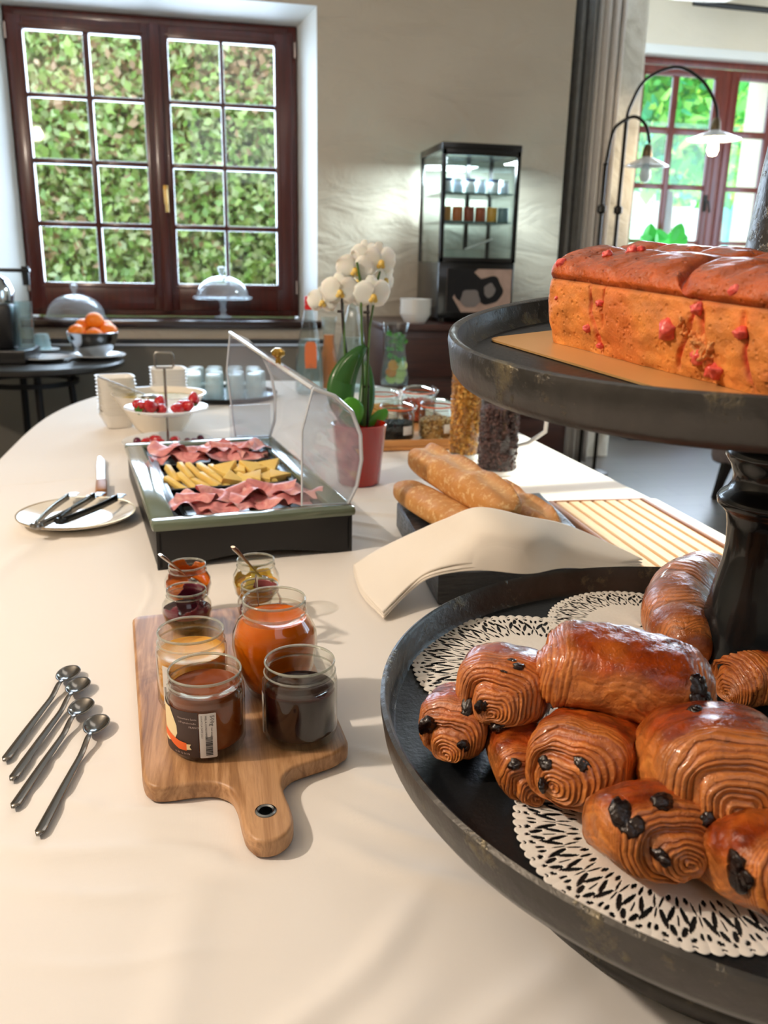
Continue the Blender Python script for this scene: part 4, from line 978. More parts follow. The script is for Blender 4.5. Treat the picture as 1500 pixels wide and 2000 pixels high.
for (px, py, y, sc, yaw, pit) in ((630, 588, 1.86, .82, -.3, .1), (664, 568, 1.84, 1.0, -.1, .1), (688, 575, 1.87, .85, .3, .2), (693, 525, 1.85, 1.0, 0, .1), (716, 500, 1.88, .9, .3, 0), (742, 510, 1.87, 1.05, .4, .1), (750, 545, 1.89, .95, .8, .1), (728, 576, 1.84, 1.05, .2, .2), (698, 548, 1.90, .7, -.2, 0)):
    blossom(o3(px, py, y), sc * 1.25, yaw, pit, int(px))

# ------------------------------------------------------------------ bottles and carafe at the far end
BG = thin_glass('bottle_glass', '#f1f8f9', .02, 1.45)
WT = thin_glass('still_water', '#e8f2f2', .02, 1.2, .10, '#cfdcdc')
def bottle(name, lab, x, y, prof, cap=None, capc='#c22020', fill=None, fillm=None, lbl=None, cat='bottle'):
    b = thing(name, lab, cat, (x, y, T + .001)); MB().lathe(prof, 44).build('glass', BG, b)
    if cap: MB().lathe([(0, cap[0]), (cap[1], cap[0]), (cap[1], cap[2]), (cap[1] * .9, cap[2] + .002), (0, cap[2] + .002)], 28).build('cap', pm('cap_' + capc, capc, .35), b)
    if fill: MB().lathe(fill, 40).build('contents', fillm, b)
    return b
cone = [(0, .003), (.045, .002), (.052, .01), (.053, .08), (.050, .13), (.036, .21), (.020, .285), (.0145, .31), (.0145, .335)]
bottle('water_bottle', 'clear conical water bottle with red cap at the far end of the table', .372, 3.13, cone, (.325, .0165, .350), '#d01f1f', [(0, .006), (.05, .01), (.05, .08), (.047, .13), (.0335, .2), (0, .2)], WT)
o = bpy.data.objects['water_bottle']
MB().lathe([(.0555, .06), (.0555, .15)], 40).build('label', pm('orange_label', '#d9703a', .5), o) if False else MB().prism([(-.02, .10), (.02, .10), (.022, .15), (.02, .185), (.012, .195), (-.012, .195), (-.02, .185), (-.022, .15)], -.003, .003, M=Matrix.Translation((.0, -.0475, 0)) @ Matrix.Rotation(PI / 2, 4, 'X')).build('label', pm('orange_label', '#c96a3c', .5), o)
MB().lathe([(.0155, .305), (.0165, .307), (.0165, .322), (.0155, .323)], 28).build('neck_band', pm('cap_#d01f1f', '#d01f1f', .35), o)
bottle('juice_carafe', 'slender carafe of peach-coloured juice right of the red-capped bottle', .455, 3.20, [(0, .003), (.033, .002), (.037, .02), (.038, .08), (.028, .14), (.020, .19), (.024, .25), (.03, .275)], None, None, [(0, .006), (.034, .012), (.036, .08), (.026, .14), (.018, .19), (.0195, .21), (0, .21)], pm('peach_juice', '#d9824a', .3), cat='carafe')
bottle('water_bottle', 'clear conical water bottle with blue cap behind the orchid', .545, 3.20, [(r * 1.12, z * 1.03) for r, z in cone], (.335, .0175, .362), '#2a3f9a', [(0, .006), (.056, .01), (.056, .08), (.052, .13), (.038, .2), (0, .2)], WT)
ca = bottle('herb_carafe', 'glass carafe of water with mint leaves and orange slices', .735, 3.31, [(0, .003), (.05, .002), (.056, .01), (.056, .04), (.048, .10), (.041, .14), (.044, .20), (.052, .245), (.053, .247)], None, None, [(0, .006), (.053, .01), (.053, .04), (.045, .1), (.0385, .14), (.041, .2), (0, .2)], WT, cat='carafe')
q = MB(); random.seed(3)
for k in range(34):
    z = random.uniform(.09, .215); a = random.uniform(0, 6.28); r = random.uniform(.005, .03); leaf(q, (r * math.cos(a), r * math.sin(a), z), (r * math.cos(a) * 1.1 + random.uniform(-.02, .02), r * math.sin(a) - .01, z + random.uniform(-.03, .02)), .011, 0, 3)
m_ = q.build('mint_leaves', pm('mint', '#2f7a26', .5, c2='#5aa53a', nscale=40), ca, sharp=None); m_['kind'] = 'stuff'
for k, (z, cc, xx) in enumerate(((.085, '#f0a030', -.012), (.06, '#e8902a', -.02), (.055, '#cfe08a', .02), (.085, '#d9e7a0', .022), (.035, '#b8d468', -.02), (.035, '#d6e59a', .012))):
    MB().lathe([(0, -.003), (.021, -.003), (.022, 0), (.021, .003), (0, .003)], 24, M=Matrix.Translation((xx, -.028, z)) @ Matrix.Rotation(PI / 2 - .3, 4, 'X')).build('fruit_slice', pm('slice_' + cc, cc, .35), ca)

# ------------------------------------------------------------------ wooden tray with swing-top jars
tx0, ty0 = .415, 2.125
wt = thing('wooden_tray', 'light wooden tray under the four swing-top jars', 'tray', (tx0, ty0, T + .001), math.radians(1))
M_wt = wood('tray_wood', '#b5793f', '#cf9658', .5, (1.5, 14, 14), 4)
MB().box((0, 0, 0), (.30, .50, .01), .002).box((0, 0, .01), (.30, .012, .028), .003).box((0, .488, .01), (.30, .5, .028), .003).box((0, .012, .01), (.012, .488, .028), .003).box((.288, .012, .01), (.30, .488, .028), .003).build('board', M_wt, wt)
JG = thin_glass('jar_glass', '#eef8f6', .02, 1.5)
def granules(name, n, R, z0_, z1_, size, cols, seed, parent, scale=(1, 1, 1)):
    rs = np.random.RandomState(seed); b = bmesh.new(); bmesh.ops.create_icosphere(b, subdivisions=1, radius=1); bv = np.array([v.co[:] for v in b.verts]); bf = [[v.index for v in f.verts] for f in b.faces]; b.free()
    nv = len(bv); V = []; 
    a = rs.rand(n) * 2 * PI; r = R * np.where(rs.rand(n) < .8, .93 + .05 * rs.rand(n), np.sqrt(rs.rand(n)) * .95); z = z0_ + (z1_ - z0_) * rs.rand(n); top = rs.rand(n) < .2; z = np.where(top, z1_ + size * .6 * rs.rand(n), z); r = np.where(top, R * .93 * np.sqrt(rs.rand(n)), r)
    C_ = np.stack([r * np.cos(a), r * np.sin(a), z], 1)
    for k in range(n):
        q_ = np.linalg.qr(rs.normal(size=(3, 3)))[0]; V.append((bv * np.array(scale) * size * (.8 + .4 * rs.rand())) @ q_.T + C_[k])
    V = np.concatenate(V); Fi = (np.arange(n)[:, None, None] * nv + np.array(bf)[None]).reshape(-1, 3)
    me = bpy.data.meshes.new(name); me.from_pydata(V.tolist(), [], Fi.tolist())
    ca_ = me.color_attributes.new('Col', 'FLOAT_COLOR', 'POINT'); cc = np.array([hexc(x)[:3] for x in cols])[rs.choice(len(cols), n)] * (.8 + .4 * rs.rand(n, 1))
    ca_.data.foreach_set('color', np.repeat(np.concatenate([cc, np.ones((n, 1))], 1), nv, 0).reshape(-1))
    o = mesh_obj(name, me, M_gran, parent, smooth=True); o['kind'] = 'stuff'; return o
s = NT('granule'); at = s.n('ShaderNodeVertexColor', layer_name='Col'); s.set(Base_Color=at.outputs[0], Roughness=.6); M_gran = s.m
def clip_jar(lab, x, y, R, H, cont, cols, size, fillh, seed):
    j = thing('swing_top_jar', lab, 'jar', (x, y, T + .012), 0, 'swing-top jars on the wooden tray')
    MB().lathe([(0, .004), (R * .9, .003), (R, .012), (R, H * .66), (R * .86, H * .76), (R * .86, H * .8)], 44).build('glass', JG, j)
    ld = MB().lathe([(R * .92, H * .83), (R * .94, H * .87), (R * .86, H * .93), (R * .7, H * .95), (R * .4, H * .99), (0, H)], 44).build('lid', JG, j)
    MB().lathe([(R * .86, H * .79), (R * .93, H * .80), (R * .93, H * .825), (R * .86, H * .83)], 44).build('rubber_seal', pm('orange_rubber', '#e06a3a', .5), j)
    w_ = MB().tube(arc((0, 0, H * .74), R * .9, 0, 2 * PI, 32, (1, 0, 0), (0, 1, 0)), .0012, 6).tube([(R * .9, 0, H * .74), (R * 1.08, 0, H * .8), (R * 1.0, 0, H * .93), (R * .8, 0, H * .97)], .0016, 6).tube([(R * .95, .008, H * .70), (R * 1.15, .006, H * .86), (R * 1.15, -.006, H * .86), (R * .95, -.008, H * .70)], .0014, 6)
    w_.build('wire_clip', pm('wire_steel', '#b5b8ba', .25, 1), j)
    granules('contents', 500, R * .92, .008, fillh, size, cols, seed, j)
    MB().lathe([(0, .006), (R * .88, .006), (R * .88, fillh), (0, fillh)], 24).build('contents_core', pm('core_' + cols[0], cols[0], .8), j)
    # paper label wrapped on the glass
    n = 8; a0, a1 = -PI / 2 + .18, -PI / 2 + .80
    A = np.array([[((R + .0006) * math.cos(a0 + (a1 - a0) * k / n), (R + .0006) * math.sin(a0 + (a1 - a0) * k / n), z) for k in range(n + 1)] for z in (H * .2, H * .42)])
    mesh_obj('paper_label', grid_mesh('l', A), pm('paper_white', '#eef0ea', .7), j)
clip_jar('swing-top jar of black seeds at the front left of the wooden tray', .500, 2.215, .049, .108, '', ['#15171a', '#202328'], .0022, .05, 1)
clip_jar('swing-top jar of oat flakes at the front right of the wooden tray', .615, 2.225, .049, .112, '', ['#b98a52', '#d9b98a', '#8a5f36'], .0035, .055, 2)
clip_jar('swing-top jar of cereal behind the black seeds, half hidden by the orchid', .512, 2.47, .052, .106, '', ['#c98a3c', '#e0b064'], .003, .05, 3)
clip_jar('swing-top jar of reddish dried fruit at the back right of the wooden tray', .632, 2.50, .053, .108, '', ['#a33a22', '#c4502c'], .004, .06, 4)
# ------------------------------------------------------------------ tall cereal jugs
JP = thin_glass('jug_plastic', '#f8fafb', .03, 1.4)
def jug(lab, x, y, R, H, cols, size, fill, n, seed, scale, handle):
    j = thing('cereal_jug', lab, 'jug', (x, y, T + .001))
    MB().lathe([(0, .004), (R * .98, .003), (R, .008), (R, H), (R - .002, H)], 52).build('wall', JP, j)
    MB().lathe([(0, 0), (R * 1.12, 0), (R * 1.14, .003), (R * 1.02, .010), (R, .010)], 52).build('foot', pm('clear_foot', '#e6e4e0', .15, coat=.5), j)
    granules('cereal', n, R * .95, .012, fill, size, cols, seed, j, scale)
    MB().lathe([(0, .012), (R * .84, .012), (R * .84, fill), (0, fill)], 24).build('cereal_core', pm('core_' + cols[0], cols[0], .8), j)
    if handle:
        w = .008
        MB().tube([(R * .98, 0, .155), (R + .045, 0, .165), (R + .075, 0, .15), (R + .072, 0, .095), (R + .03, 0, .068), (R * .98, 0, .062)], w * .9, 8, flat=.7).build('handle', pm('white_handle', '#e8e6e2', .25, coat=.5), j)
jug('tall clear cylinder of golden corn cereal behind the chocolate cereal jug', .642, 2.045, .0375, .30, ['#d9983a', '#c07c26', '#e6b058'], .0052, .225, 1500, 5, (1, 1, .8), False)
jug('clear jug of dark chocolate cereal with a white handle', .672, 1.875, .0455, .215, ['#4a302c', '#3a2422', '#5d403a'], .0068, .150, 1300, 6, (1.2, .9, .45), True)
# ------------------------------------------------------------------ dark riser with baguettes under a folded napkin
s = NT('slate_look'); v = s.coords('Object'); n1 = s.noise(v, 18, 6, .65, .6); n2 = s.noise(s.coords('Object', (1, 1, 6)), 30, 5)
s.set(Base_Color=s.ramp(n1, [(.3, hexc('#15161a')), (.7, hexc('#2e2f31'))]), Roughness=.35, Normal=s.bump(n2, .9, .006, s.bump(n1, .5, .004)))
M_sl = s.m
zr = T + .05
rs_ = thing('slate_riser', 'black slate-look riser carrying the baguettes and napkin', 'serving board', (.0, 0, T + .001))
pl_ = [(.316, 1.10), (.585, 1.085), (.615, 1.33), (.632, 1.505), (.338, 1.475)]
MB().prism(pl_, 0, .05, bevel=.004).build('slab', M_sl, rs_)
q = MB(); random.seed(8)
for px, py in ((1022, 982), (1035, 978), (1048, 975), (1040, 988), (1012, 990), (1020, 972), (1056, 982), (1000, 975), (1062, 992), (1078, 1003), (1050, 1000), (995, 985)):
    p = P(px, py, zr + .001); r = random.uniform(.0022, .0048); q.lathe([(0, .0506), (r, .0504), (r * 1.02, .050)], 10, (p.x, p.y, 0))
o = q.build('white_dots', pm('dot_white', '#e4efe9', .5), rs_)
s = NT('baguette_crust'); v = s.coords('Object'); n1 = s.noise(v, 14, 6, .65); n2 = s.noise(v, 220, 3); at = s.n('ShaderNodeVertexColor', layer_name='Col')
fl = s.ramp(s.noise(v, 90, 4, .7), [(.52, (0, 0, 0, 1)), (.66, (1, 1, 1, 1))])
s.set(Base_Color=s.mix(s.mix(.6, (0, 0, 0, 1), fl), s.mix(.5, at.outputs[0], s.ramp(n1, [(.3, hexc('#a05e28')), (.7, hexc('#d39650'))])), hexc('#efd3a0')), Roughness=.6, Normal=s.bump(n2, .5, .0015, s.bump(n1, .5, .004)))
M_bag = s.m
def baguette(lab, a, b, w, h, seed, slit=True):
    a, b = Vector(a), Vector(b); d = b - a; Lg = d.length
    bg_ = thing('baguette', lab, 'bread', a, math.atan2(d.y, d.x)); pitch = math.asin(d.z / Lg)
    nu, nv = 70, 48; A = np.zeros((nu, nv, 3)); Cc = np.zeros((nu, nv, 3)); c1 = np.array(hexc('#d39a54')[:3]); c2 = np.array(hexc('#8f4a1c')[:3]); c3 = np.array(hexc('#efd0a0')[:3])
    for i in range(nu):
        u = i / (nu - 1); e = min(1, (1 - abs(2 * u - 1) ** 7)) ** .5 * (.86 + .14 * math.sin(PI * u)) + .004
        for j in range(nv):
            t = 2 * PI * j / nv; y = w / 2 * e * math.copysign(abs(math.cos(t)) ** .85, math.cos(t)); z = h / 2 * e * math.copysign(abs(math.sin(t)) ** (.8 if math.sin(t) > 0 else .5), math.sin(t))
            br_ = 0
            if slit and math.sin(t) > 0:
                k = ((u * 3.0 + y / w * .35) % 1); wdt = math.exp(-((y / w) / .16) ** 2)
                s_ = math.exp(-((k - .5) / .40) ** 4) * wdt; z += -.006 * s_ + .009 * math.exp(-((y / w + .22) / .05) ** 2) * math.exp(-((k - .5) / .4) ** 4)
                br_ = s_
            x = Lg * u + pitch * 0
            A[i, j] = (x, y, z + x * math.tan(pitch))
            top = max(0, math.sin(t)); c = c1 * (1 - .35 * top) + c2 * .35 * top
            rid = math.exp(-((y / w + .24) / .06) ** 2) * (z > 0) * slit
            c = c * (1 - .75 * br_) + c3 * .75 * br_; c = c * (1 - .6 * rid) + c2 * .6 * rid; Cc[i, j] = c
    A += (snoise(A, 60, seed, 3)[..., None] * .0022) * np.array([0.3, 1, 1])
    mesh_obj('crust', clean(grid_mesh('crust', A, wrap_v=True, colors=Cc)), M_bag, bg_); return bg_
zb = zr + .001
baguette('seeded baguette lying on top, pointing towards the red pot', (.462, 1.20, zb + .060), (.392, 1.555, zb + .072), .080, .056, 1)
baguette('paler baguette half under the left side of the top one', (.408, 1.19, zb + .026), (.346, 1.49, zb + .026), .064, .046, 2, False)
baguette('split baguette to the right of the top one', (.535, 1.20, zb + .026), (.484, 1.53, zb + .028), .068, .048, 3)
# napkin: three folded layers draped over the baguette ends
def lerp2(rowpts, u):
    """Catmull-Rom through control points"""
    n = len(rowpts) - 1; x = u * n; i = min(int(x), n - 1); f = x - i
    g = lambda k: rowpts[max(0, min(n, k))]
    a0, a1, a2, a3 = g(i - 1), g(i), g(i + 1), g(i + 2)
    return .5 * ((2 * a1) + (-a0 + a2) * f + (2 * a0 - 5 * a1 + 4 * a2 - a3) * f * f + (-a0 + 3 * a1 - 3 * a2 + a3) * f ** 3)
def PV(px, py, z): return np.array(P(px, py, z)[:])
nk = thing('napkin', 'folded white cloth napkin draped over the ends of the baguettes', 'napkin', (0, 0, 0))
def layer(off, shr, nm, seed):
    back = [PV(690, 1103, T + .016), PV(770, 1058, T + .065), PV(860, 1018, T + .115), PV(932, 992, T + .148), PV(1020, 1008, T + .138), PV(1120, 1030, T + .107), PV(1255, 1093, T + .067)]
    mid = [PV(706, 1150, T + .014), PV(790, 1100, T + .055), PV(880, 1055, T + .100), PV(945, 1040, T + .127), PV(1030, 1052, T + .122), PV(1110, 1065, T + .097), PV(1225, 1097, T + .066)]
    frt = [PV(748, 1196, T + .013), PV(805, 1140, T + .040), PV(852, 1112, T + .068), PV(940, 1100, T + .082), PV(1030, 1106, T + .080), PV(1100, 1098, T + .074), PV(1200, 1100, T + .065)]
    nu, nv = 64, 24; A = np.zeros((nu, nv, 3))
    for i in range(nu):
        u = i / (nu - 1); b, m_, f = lerp2(back, u), lerp2(mid, u), lerp2(frt, u)
        for j in range(nv):
            w = (j / (nv - 1)) * (1 - shr) + shr * .0
            A[i, j] = lerp2([b, m_, f], w)
    A[..., 2] += off + .0012 * snoise(A, 45, seed, 2)
    o = mesh_obj(nm, grid_mesh(nm, A), M_nap, nk); return solid(o, .0022)
s = NT('napkin_linen'); v = s.coords('Object'); s.set(Base_Color=hexc('#ece4d8'), Roughness=.9, Normal=s.bump(s.noise(v, 900, 2), .2, .0003, s.bump(s.noise(v, 20, 3), .3, .003))); M_nap = s.m
layer(0, 0, 'top_layer', 1)
layer(-.0045, -.035, 'middle_layer', 2)
layer(-.009, -.02, 'lower_layer', 3)
# slatted bread board
sl = thing('slatted_board', 'slatted wooden bread board in the patch of sunlight', 'bread board', (.66, 1.13, T + .0015), math.radians(-1.5))
M_slat = wood('slat_wood', '#cfa878', '#e6c79c', .5, (14, 1.5, 14), 4); M_slat2 = wood('board_brown', '#7c4720', '#96602f', .5, (14, 1.5, 14), 4)
MB().box((0, 0, 0), (.215, .43, .006), .002).box((0, 0, .006), (.012, .43, .016), .002).box((.203, 0, .006), (.215, .43, .016), .002).box((.012, .418, .006), (.203, .43, .016), .002).box((.012, 0, .006), (.203, .012, .016), .002).build('tray_base', M_slat2, sl)
me = MB().box((0, .014, .0065), (.0215, .416, .0165), .002).mesh('slat')
for k in range(7):
    o = bpy.data.objects.new('slat', me); col.objects.link(o); o.parent = sl; o.location = (.0145 + k * .0268, 0, 0)
    if not me.materials: me.materials.append(M_slat)

# ------------------------------------------------------------------ two-tier cake stand
CXL, CYL, RL, ZL = .44, .549, .316, CZ - .34
s = NT('dark_cast_metal'); v = s.coords('Object'); n1 = s.noise(v, 9, 6, .65, .4); n2 = s.noise(v, 90, 4, .6)
pat = s.ramp(s.noise(v, 22, 6, .75), [(.55, (0, 0, 0, 1)), (.68, (1, 1, 1, 1))])
s.set(Base_Color=s.mix(pat, s.ramp(n1, [(.3, hexc('#3a3937')), (.7, hexc('#565350'))]), hexc('#7a7058')), Metallic=.75, Roughness=s.ramp(n1, [(.3, (.28, .28, .28, 1)), (.7, (.46, .46, .46, 1))]), Normal=s.bump(n2, .45, .0018, s.bump(pat, .45, .002)))
M_cast = s.m
M_floor = pm('tray_floor_metal', '#26282a', .42, .6, c2='#323436', nscale=9, bump=.5, bscale=160, bdist=.0012)
M_col = pm('black_lacquer_metal', '#15181a', .26, .35, c2='#1d2123', nscale=6, coat=.4, bump=.15, bscale=30, bdist=.002)
cs = thing('cake_stand', 'two-tier dark metal cake stand with turned column at the right front', 'cake stand', (CXL, CYL, T + .001))
O = Vector(cs.location); zl = ZL - O.z; zf = zl - .030
prof = [(0, zf - .008), (.20, zf - .008), (RL - .022, zf - .010), (RL - .010, zf - .006), (RL - .003, zf + .004), (RL, zl - .008), (RL, zl - .002), (RL - .003, zl), (RL - .006, zl - .003), (RL - .008, zf + .006), (RL - .013, zf), ]
lt_ = MB().lathe(prof, 160).build('lower_tray', M_cast, cs, sharp=50)
MB().lathe([(0, zf + .0005), (RL - .013, zf + .0005), (RL - .012, zf + .001)], 128).build('tray_floor', M_floor, lt_)
MB().lathe([(0, 0), (.205, 0), (.214, .003), (.222, .010), (.223, .018), (.218, .024), (.208, .026), (.10, .045), (.055, .07), (.05, zf - .008), (0, zf - .008)], 128).build('base', M_cast, cs, sharp=50)
ax, ay = .48 - O.x, .629 - O.y
Z = lambda z: z - O.z
cp_ = [(0, zf + .001), (.036, zf + .001), (.040, zf + .004), (.0445, Z(.890)), (.0458, Z(.906)), (.043, Z(.932)), (.037, Z(.966)), (.0325, Z(.990)), (.0318, Z(1.005)), (.033, Z(1.022)), (.035, Z(1.032)), (.039, Z(1.037)), (.0435, Z(1.041)), (.0445, Z(1.046)), (.0425, Z(1.050)), (.037, Z(1.054)), (.0338, Z(1.060)), (.0335, Z(1.068)), (.037, Z(1.077)), (.042, Z(1.084)), (.0415, Z(1.090)), (.0385, Z(1.093)), (.0415, Z(1.098)), (.043, Z(1.106)), (.040, Z(1.118)), (.030, Z(1.124)), (.028, Z(1.17))]
MB().lathe(cp_, 72, (ax, ay, 0)).build('column', M_col, cs, sharp=50)
nU = Vector((-.074, -.071, 1)).normalized(); CU = Vector((.409, .576, 1.201)) - O; RU = .235
exU = Vector((1, 0, 0)) - nU * nU.x; exU.normalize(); eyU = nU.cross(exU)
MU = Matrix((exU, eyU, nU)).transposed().to_4x4(); MU.translation = CU
prof = [(0, -.033), (RU - .014, -.034), (RU - .006, -.032), (RU - .002, -.026), (RU, -.006), (RU - .001, -.001), (RU - .004, 0), (RU - .0075, -.002), (RU - .010, -.016), (RU - .016, -.0215)]
def lathe_at(prof, seg, M, name, mat, par, sharp=50):
    q = MB(); q.lathe(prof, seg); me = q.mesh(name); me.transform(M); return mesh_obj(name, me, mat, par, True, sharp)
ut = lathe_at(prof, 160, MU, 'upper_tray', M_cast, cs)
lathe_at([(0, -.0212), (RU - .016, -.0212), (RU - .015, -.021)], 96, MU, 'tray_floor', M_floor, ut)
MB().lathe([(.052, Z(1.184)), (.0535, Z(1.20)), (.0515, Z(1.24)), (.0485, Z(1.258)), (.0433, Z(1.32)), (.037, Z(1.38)), (.03, Z(1.42)), (.034, Z(1.43)), (.034, Z(1.44)), (.02, Z(1.45)), (.022, Z(1.48)), (.0, Z(1.5))], 64, (ax, ay, 0)).build('top_cone', M_cast, cs, sharp=50)

# ------------------------------------------------------------------ gold cake board and pink praline loaves
def U(px, py, h=-.0212):
    c = CU + O; r = ray(px, py); o_ = Vector((0, 0, CZ)); t_ = ((c + nU * h - o_).dot(nU)) / r.dot(nU); return o_ + r * t_
LA, LB = U(1068, 672), U(1310, 737)
ex = (LB - LA).normalized(); ey = nU.cross(ex).normalized()
def frame(o_, ex, ey, n): M = Matrix((ex, ey, n)).transposed().to_4x4(); M.translation = o_; return M
gb = U(958, 664); gb_e = (LB - LA).normalized()
bd = thing('cake_board', 'gold cardboard cake board under the pink praline loaf', 'cake board', gb)
def rrect(x0, y0, x1, y1, r, n=6):
    p = []
    for cx, cy, a0 in ((x1 - r, y1 - r, 0), (x0 + r, y1 - r, PI / 2), (x0 + r, y0 + r, PI), (x1 - r, y0 + r, 3 * PI / 2)):
        p += [(cx + r * math.cos(a0 + PI / 2 * k / n), cy + r * math.sin(a0 + PI / 2 * k / n)) for k in range(n + 1)]
    return p
Rn = frame(Vector((0, 0, 0)), ex, ey, nU)
q = MB().prism(rrect(.0, -.004, .262, .165, .012), .0006, .0022); me = q.mesh('sheet'); me.transform(Rn); mesh_obj('sheet', me, pm('gold_card', '#c89a5c', .35, .35, c2='#d6aa70', nscale=5), bd, sharp=40)
s = NT('brioche'); v = s.coords('Object'); at = s.n('ShaderNodeVertexColor', layer_name='Col'); al = s.n('ShaderNodeVertexColor', layer_name='Gloss')
n1 = s.noise(v, 60, 5, .65); n2 = s.noise(v, 300, 4, .7); vo = s.n('ShaderNodeTexVoronoi'); vo.inputs['Scale'].default_value = 170; s.l(v, vo.inputs[0])
pore = s.ramp(vo.outputs['Distance'], [(.08, (0, 0, 0, 1)), (.3, (1, 1, 1, 1))])
c_ = s.mix(.28, at.outputs[0], s.ramp(n1, [(.3, hexc('#8a3a10')), (.7, hexc('#e0a060'))]), 'OVERLAY')
s.set(Base_Color=c_, Roughness=s.ramp(al.outputs[0], [(0, (.62, .62, .62, 1)), (1, (.2, .2, .2, 1))]), Normal=s.bump(pore, .5, .002, s.bump(n1, .6, .004, s.bump(n2, .5, .0015))), Subsurface_Weight=.08, Subsurface_Scale=.006)
M_bri = s.m
def add_gloss(me, G_):
    ca = me.color_attributes.new('Gloss', 'FLOAT_COLOR', 'POINT'); g = np.repeat(G_.reshape(-1, 1), 3, 1); ca.data.foreach_set('color', np.concatenate([g, np.ones((len(g), 1))], 1).reshape(-1).astype(np.float32))
def loaf(lab, origin, Lg, Wd, Hs, Ht, seed):
    """Hs: height of the pale straight side, Ht: whole height; dome overhangs the side by a lip"""
    lo = thing('praline_loaf', lab, 'bread', origin)
    nu, nv = 420, 300; rs = np.random.RandomState(seed)
    u = np.linspace(0, 1, nu)[:, None]; t = np.linspace(0, 1, nv)[None, :]
    # section: up the -y side, over the dome, down the +y side
    k1 = .26
    y = np.zeros((nu, nv)); z = np.zeros((nu, nv))
    side = t < k1; side2 = t > 1 - k1; dome = ~(side | side2)
    tt = np.broadcast_to(t, (nu, nv))
    s1 = tt / k1; s2 = (1 - tt) / k1
    bulge = .0035
    y = np.where(tt < k1, -Wd / 2 * (.94 + .06 * s1) - bulge * np.sin(PI * s1), y); z = np.where(tt < k1, Hs * s1, z)
    y = np.where(tt > 1 - k1, Wd / 2 * (.94 + .06 * s2) + bulge * np.sin(PI * s2), y); z = np.where(tt > 1 - k1, Hs * s2, z)
    a = (tt - k1) / (1 - 2 * k1) * PI
    dm = (tt >= k1) & (tt <= 1 - k1)
    seg = .5 + .5 * np.cos(2 * PI * (u * 5.2 + .12)); seg = 1 - .13 * np.clip(seg, 0, 1) ** 6
    cleft = np.exp(-(((u + .10 * np.sin(a)) - .66) / .016) ** 2) + .8 * np.exp(-(((u - .06 * np.sin(a)) - .93) / .014) ** 2)
    yy = -np.cos(a); zz_ = np.abs(np.sin(a)) ** .62 * (1 - .16 * np.exp(-((yy - .05) / .16) ** 2) + .05 * (yy > .05))
    y = np.where(dm, (Wd / 2 + .0012) * np.sign(yy) * np.abs(yy) ** .8, y)
    z = np.where(dm, Hs - .001 + (Ht - Hs) * zz_ * seg - .010 * cleft * np.sin(a) ** .5, z)
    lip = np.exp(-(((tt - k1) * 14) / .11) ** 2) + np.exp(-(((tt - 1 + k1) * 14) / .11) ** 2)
    # rounding of the ends
    e = np.minimum(u, 1 - u) * Lg; rr = .022; f = np.clip(1 - e / rr, 0, 1); f = np.broadcast_to(f, (nu, nv))
    ysc = 1 - .42 * f ** 2.4; zsc = 1 - np.where(dm, .22, .0) * f ** 2.2
    x = Lg * u + np.zeros((nu, nv)); y = y * ysc; z = z * zsc
    V_ = np.stack([x, y, z], -1)
    # displacement
    nn = snoise(V_, 90, seed, 3); n3 = snoise(V_, 320, seed + 1, 2)
    outy = np.sign(y) * (~dm); 
    amp = np.where(dm, .0011, .0013)
    V_[..., 1] += (np.where(dm, yy, outy)) * amp * (nn + .6 * n3); V_[..., 2] += np.where(dm, zz_, 0) * amp * (nn + .35 * n3)
    # vertical tears in the pale side where pralines broke through
    tear = np.zeros((nu, nv))
    for c, w, sl_, lo_, hi_ in ((.285, .012, .05, .05, .95), (.335, .007, .02, .45, 1.0), (.66, .014, -.06, .1, 1.0), (.73, .022, .05, .0, .8), (.86, .012, .04, .1, .9)):
        cc = c - sl_ * (z / Hs - .5) + .012 * snoise(V_, 130, seed + int(c * 50), 3)
        wz = w * (.45 + .55 * np.abs(snoise(V_, 110, seed + int(c * 90), 2)))
        tear += np.exp(-((u - cc) / wz) ** 2) * (~dm) * (1 / (1 + np.exp(-(z / Hs - lo_) * 25))) * (1 / (1 + np.exp((z / Hs - hi_) * 25)))
    tear = np.clip(tear, 0, 1); V_[..., 1] -= outy * .0030 * tear
    pale = np.array(hexc('#e39a4c')[:3]); mid = np.array(hexc('#c8651c')[:3]); brown = np.array(hexc('#9c4e1e')[:3]); pink = np.array(hexc('#e23a3a')[:3]); dark = np.array(hexc('#5c1f0c')[:3])
    b = np.clip(zz_ * .95, 0, 1)[..., None] if zz_.ndim == 2 else zz_
    b = np.broadcast_to(zz_, (nu, nv))[..., None]
    C_ = np.where(dm[..., None], mid * (1 - b) + brown * b, pale * (1 - .25 * (z / Hs)[..., None]) + mid * .25 * (z / Hs)[..., None])
    pk = np.clip(tear * 1.3 * (.5 + .5 * snoise(V_, 200, seed + 5, 2)), 0, 1)[..., None]; C_ = C_ * (1 - .75 * pk) + pink * .75 * pk
    fine = snoise(V_, 260, seed + 21, 3)[..., None]; C_ = C_ * (1 + .26 * fine); rb = np.clip(snoise(V_, 55, seed + 33, 3) - .35, 0, 1)[..., None] * (~dm)[..., None]; C_ = C_ * (1 - .6 * rb) + np.array(hexc('#c8481c')[:3]) * .6 * rb
    sp_ = np.clip((snoise(V_, 120, seed + 9, 2) - 1.2) * 5, 0, 1)[..., None]; C_ = C_ * (1 - .7 * sp_) + pink * .7 * sp_
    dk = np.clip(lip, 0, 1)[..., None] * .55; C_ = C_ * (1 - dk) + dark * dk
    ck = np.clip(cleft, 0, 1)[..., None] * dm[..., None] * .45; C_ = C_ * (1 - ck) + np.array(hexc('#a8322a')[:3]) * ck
    V_[..., 1] -= np.sign(y) * .0022 * np.clip(lip, 0, 1)
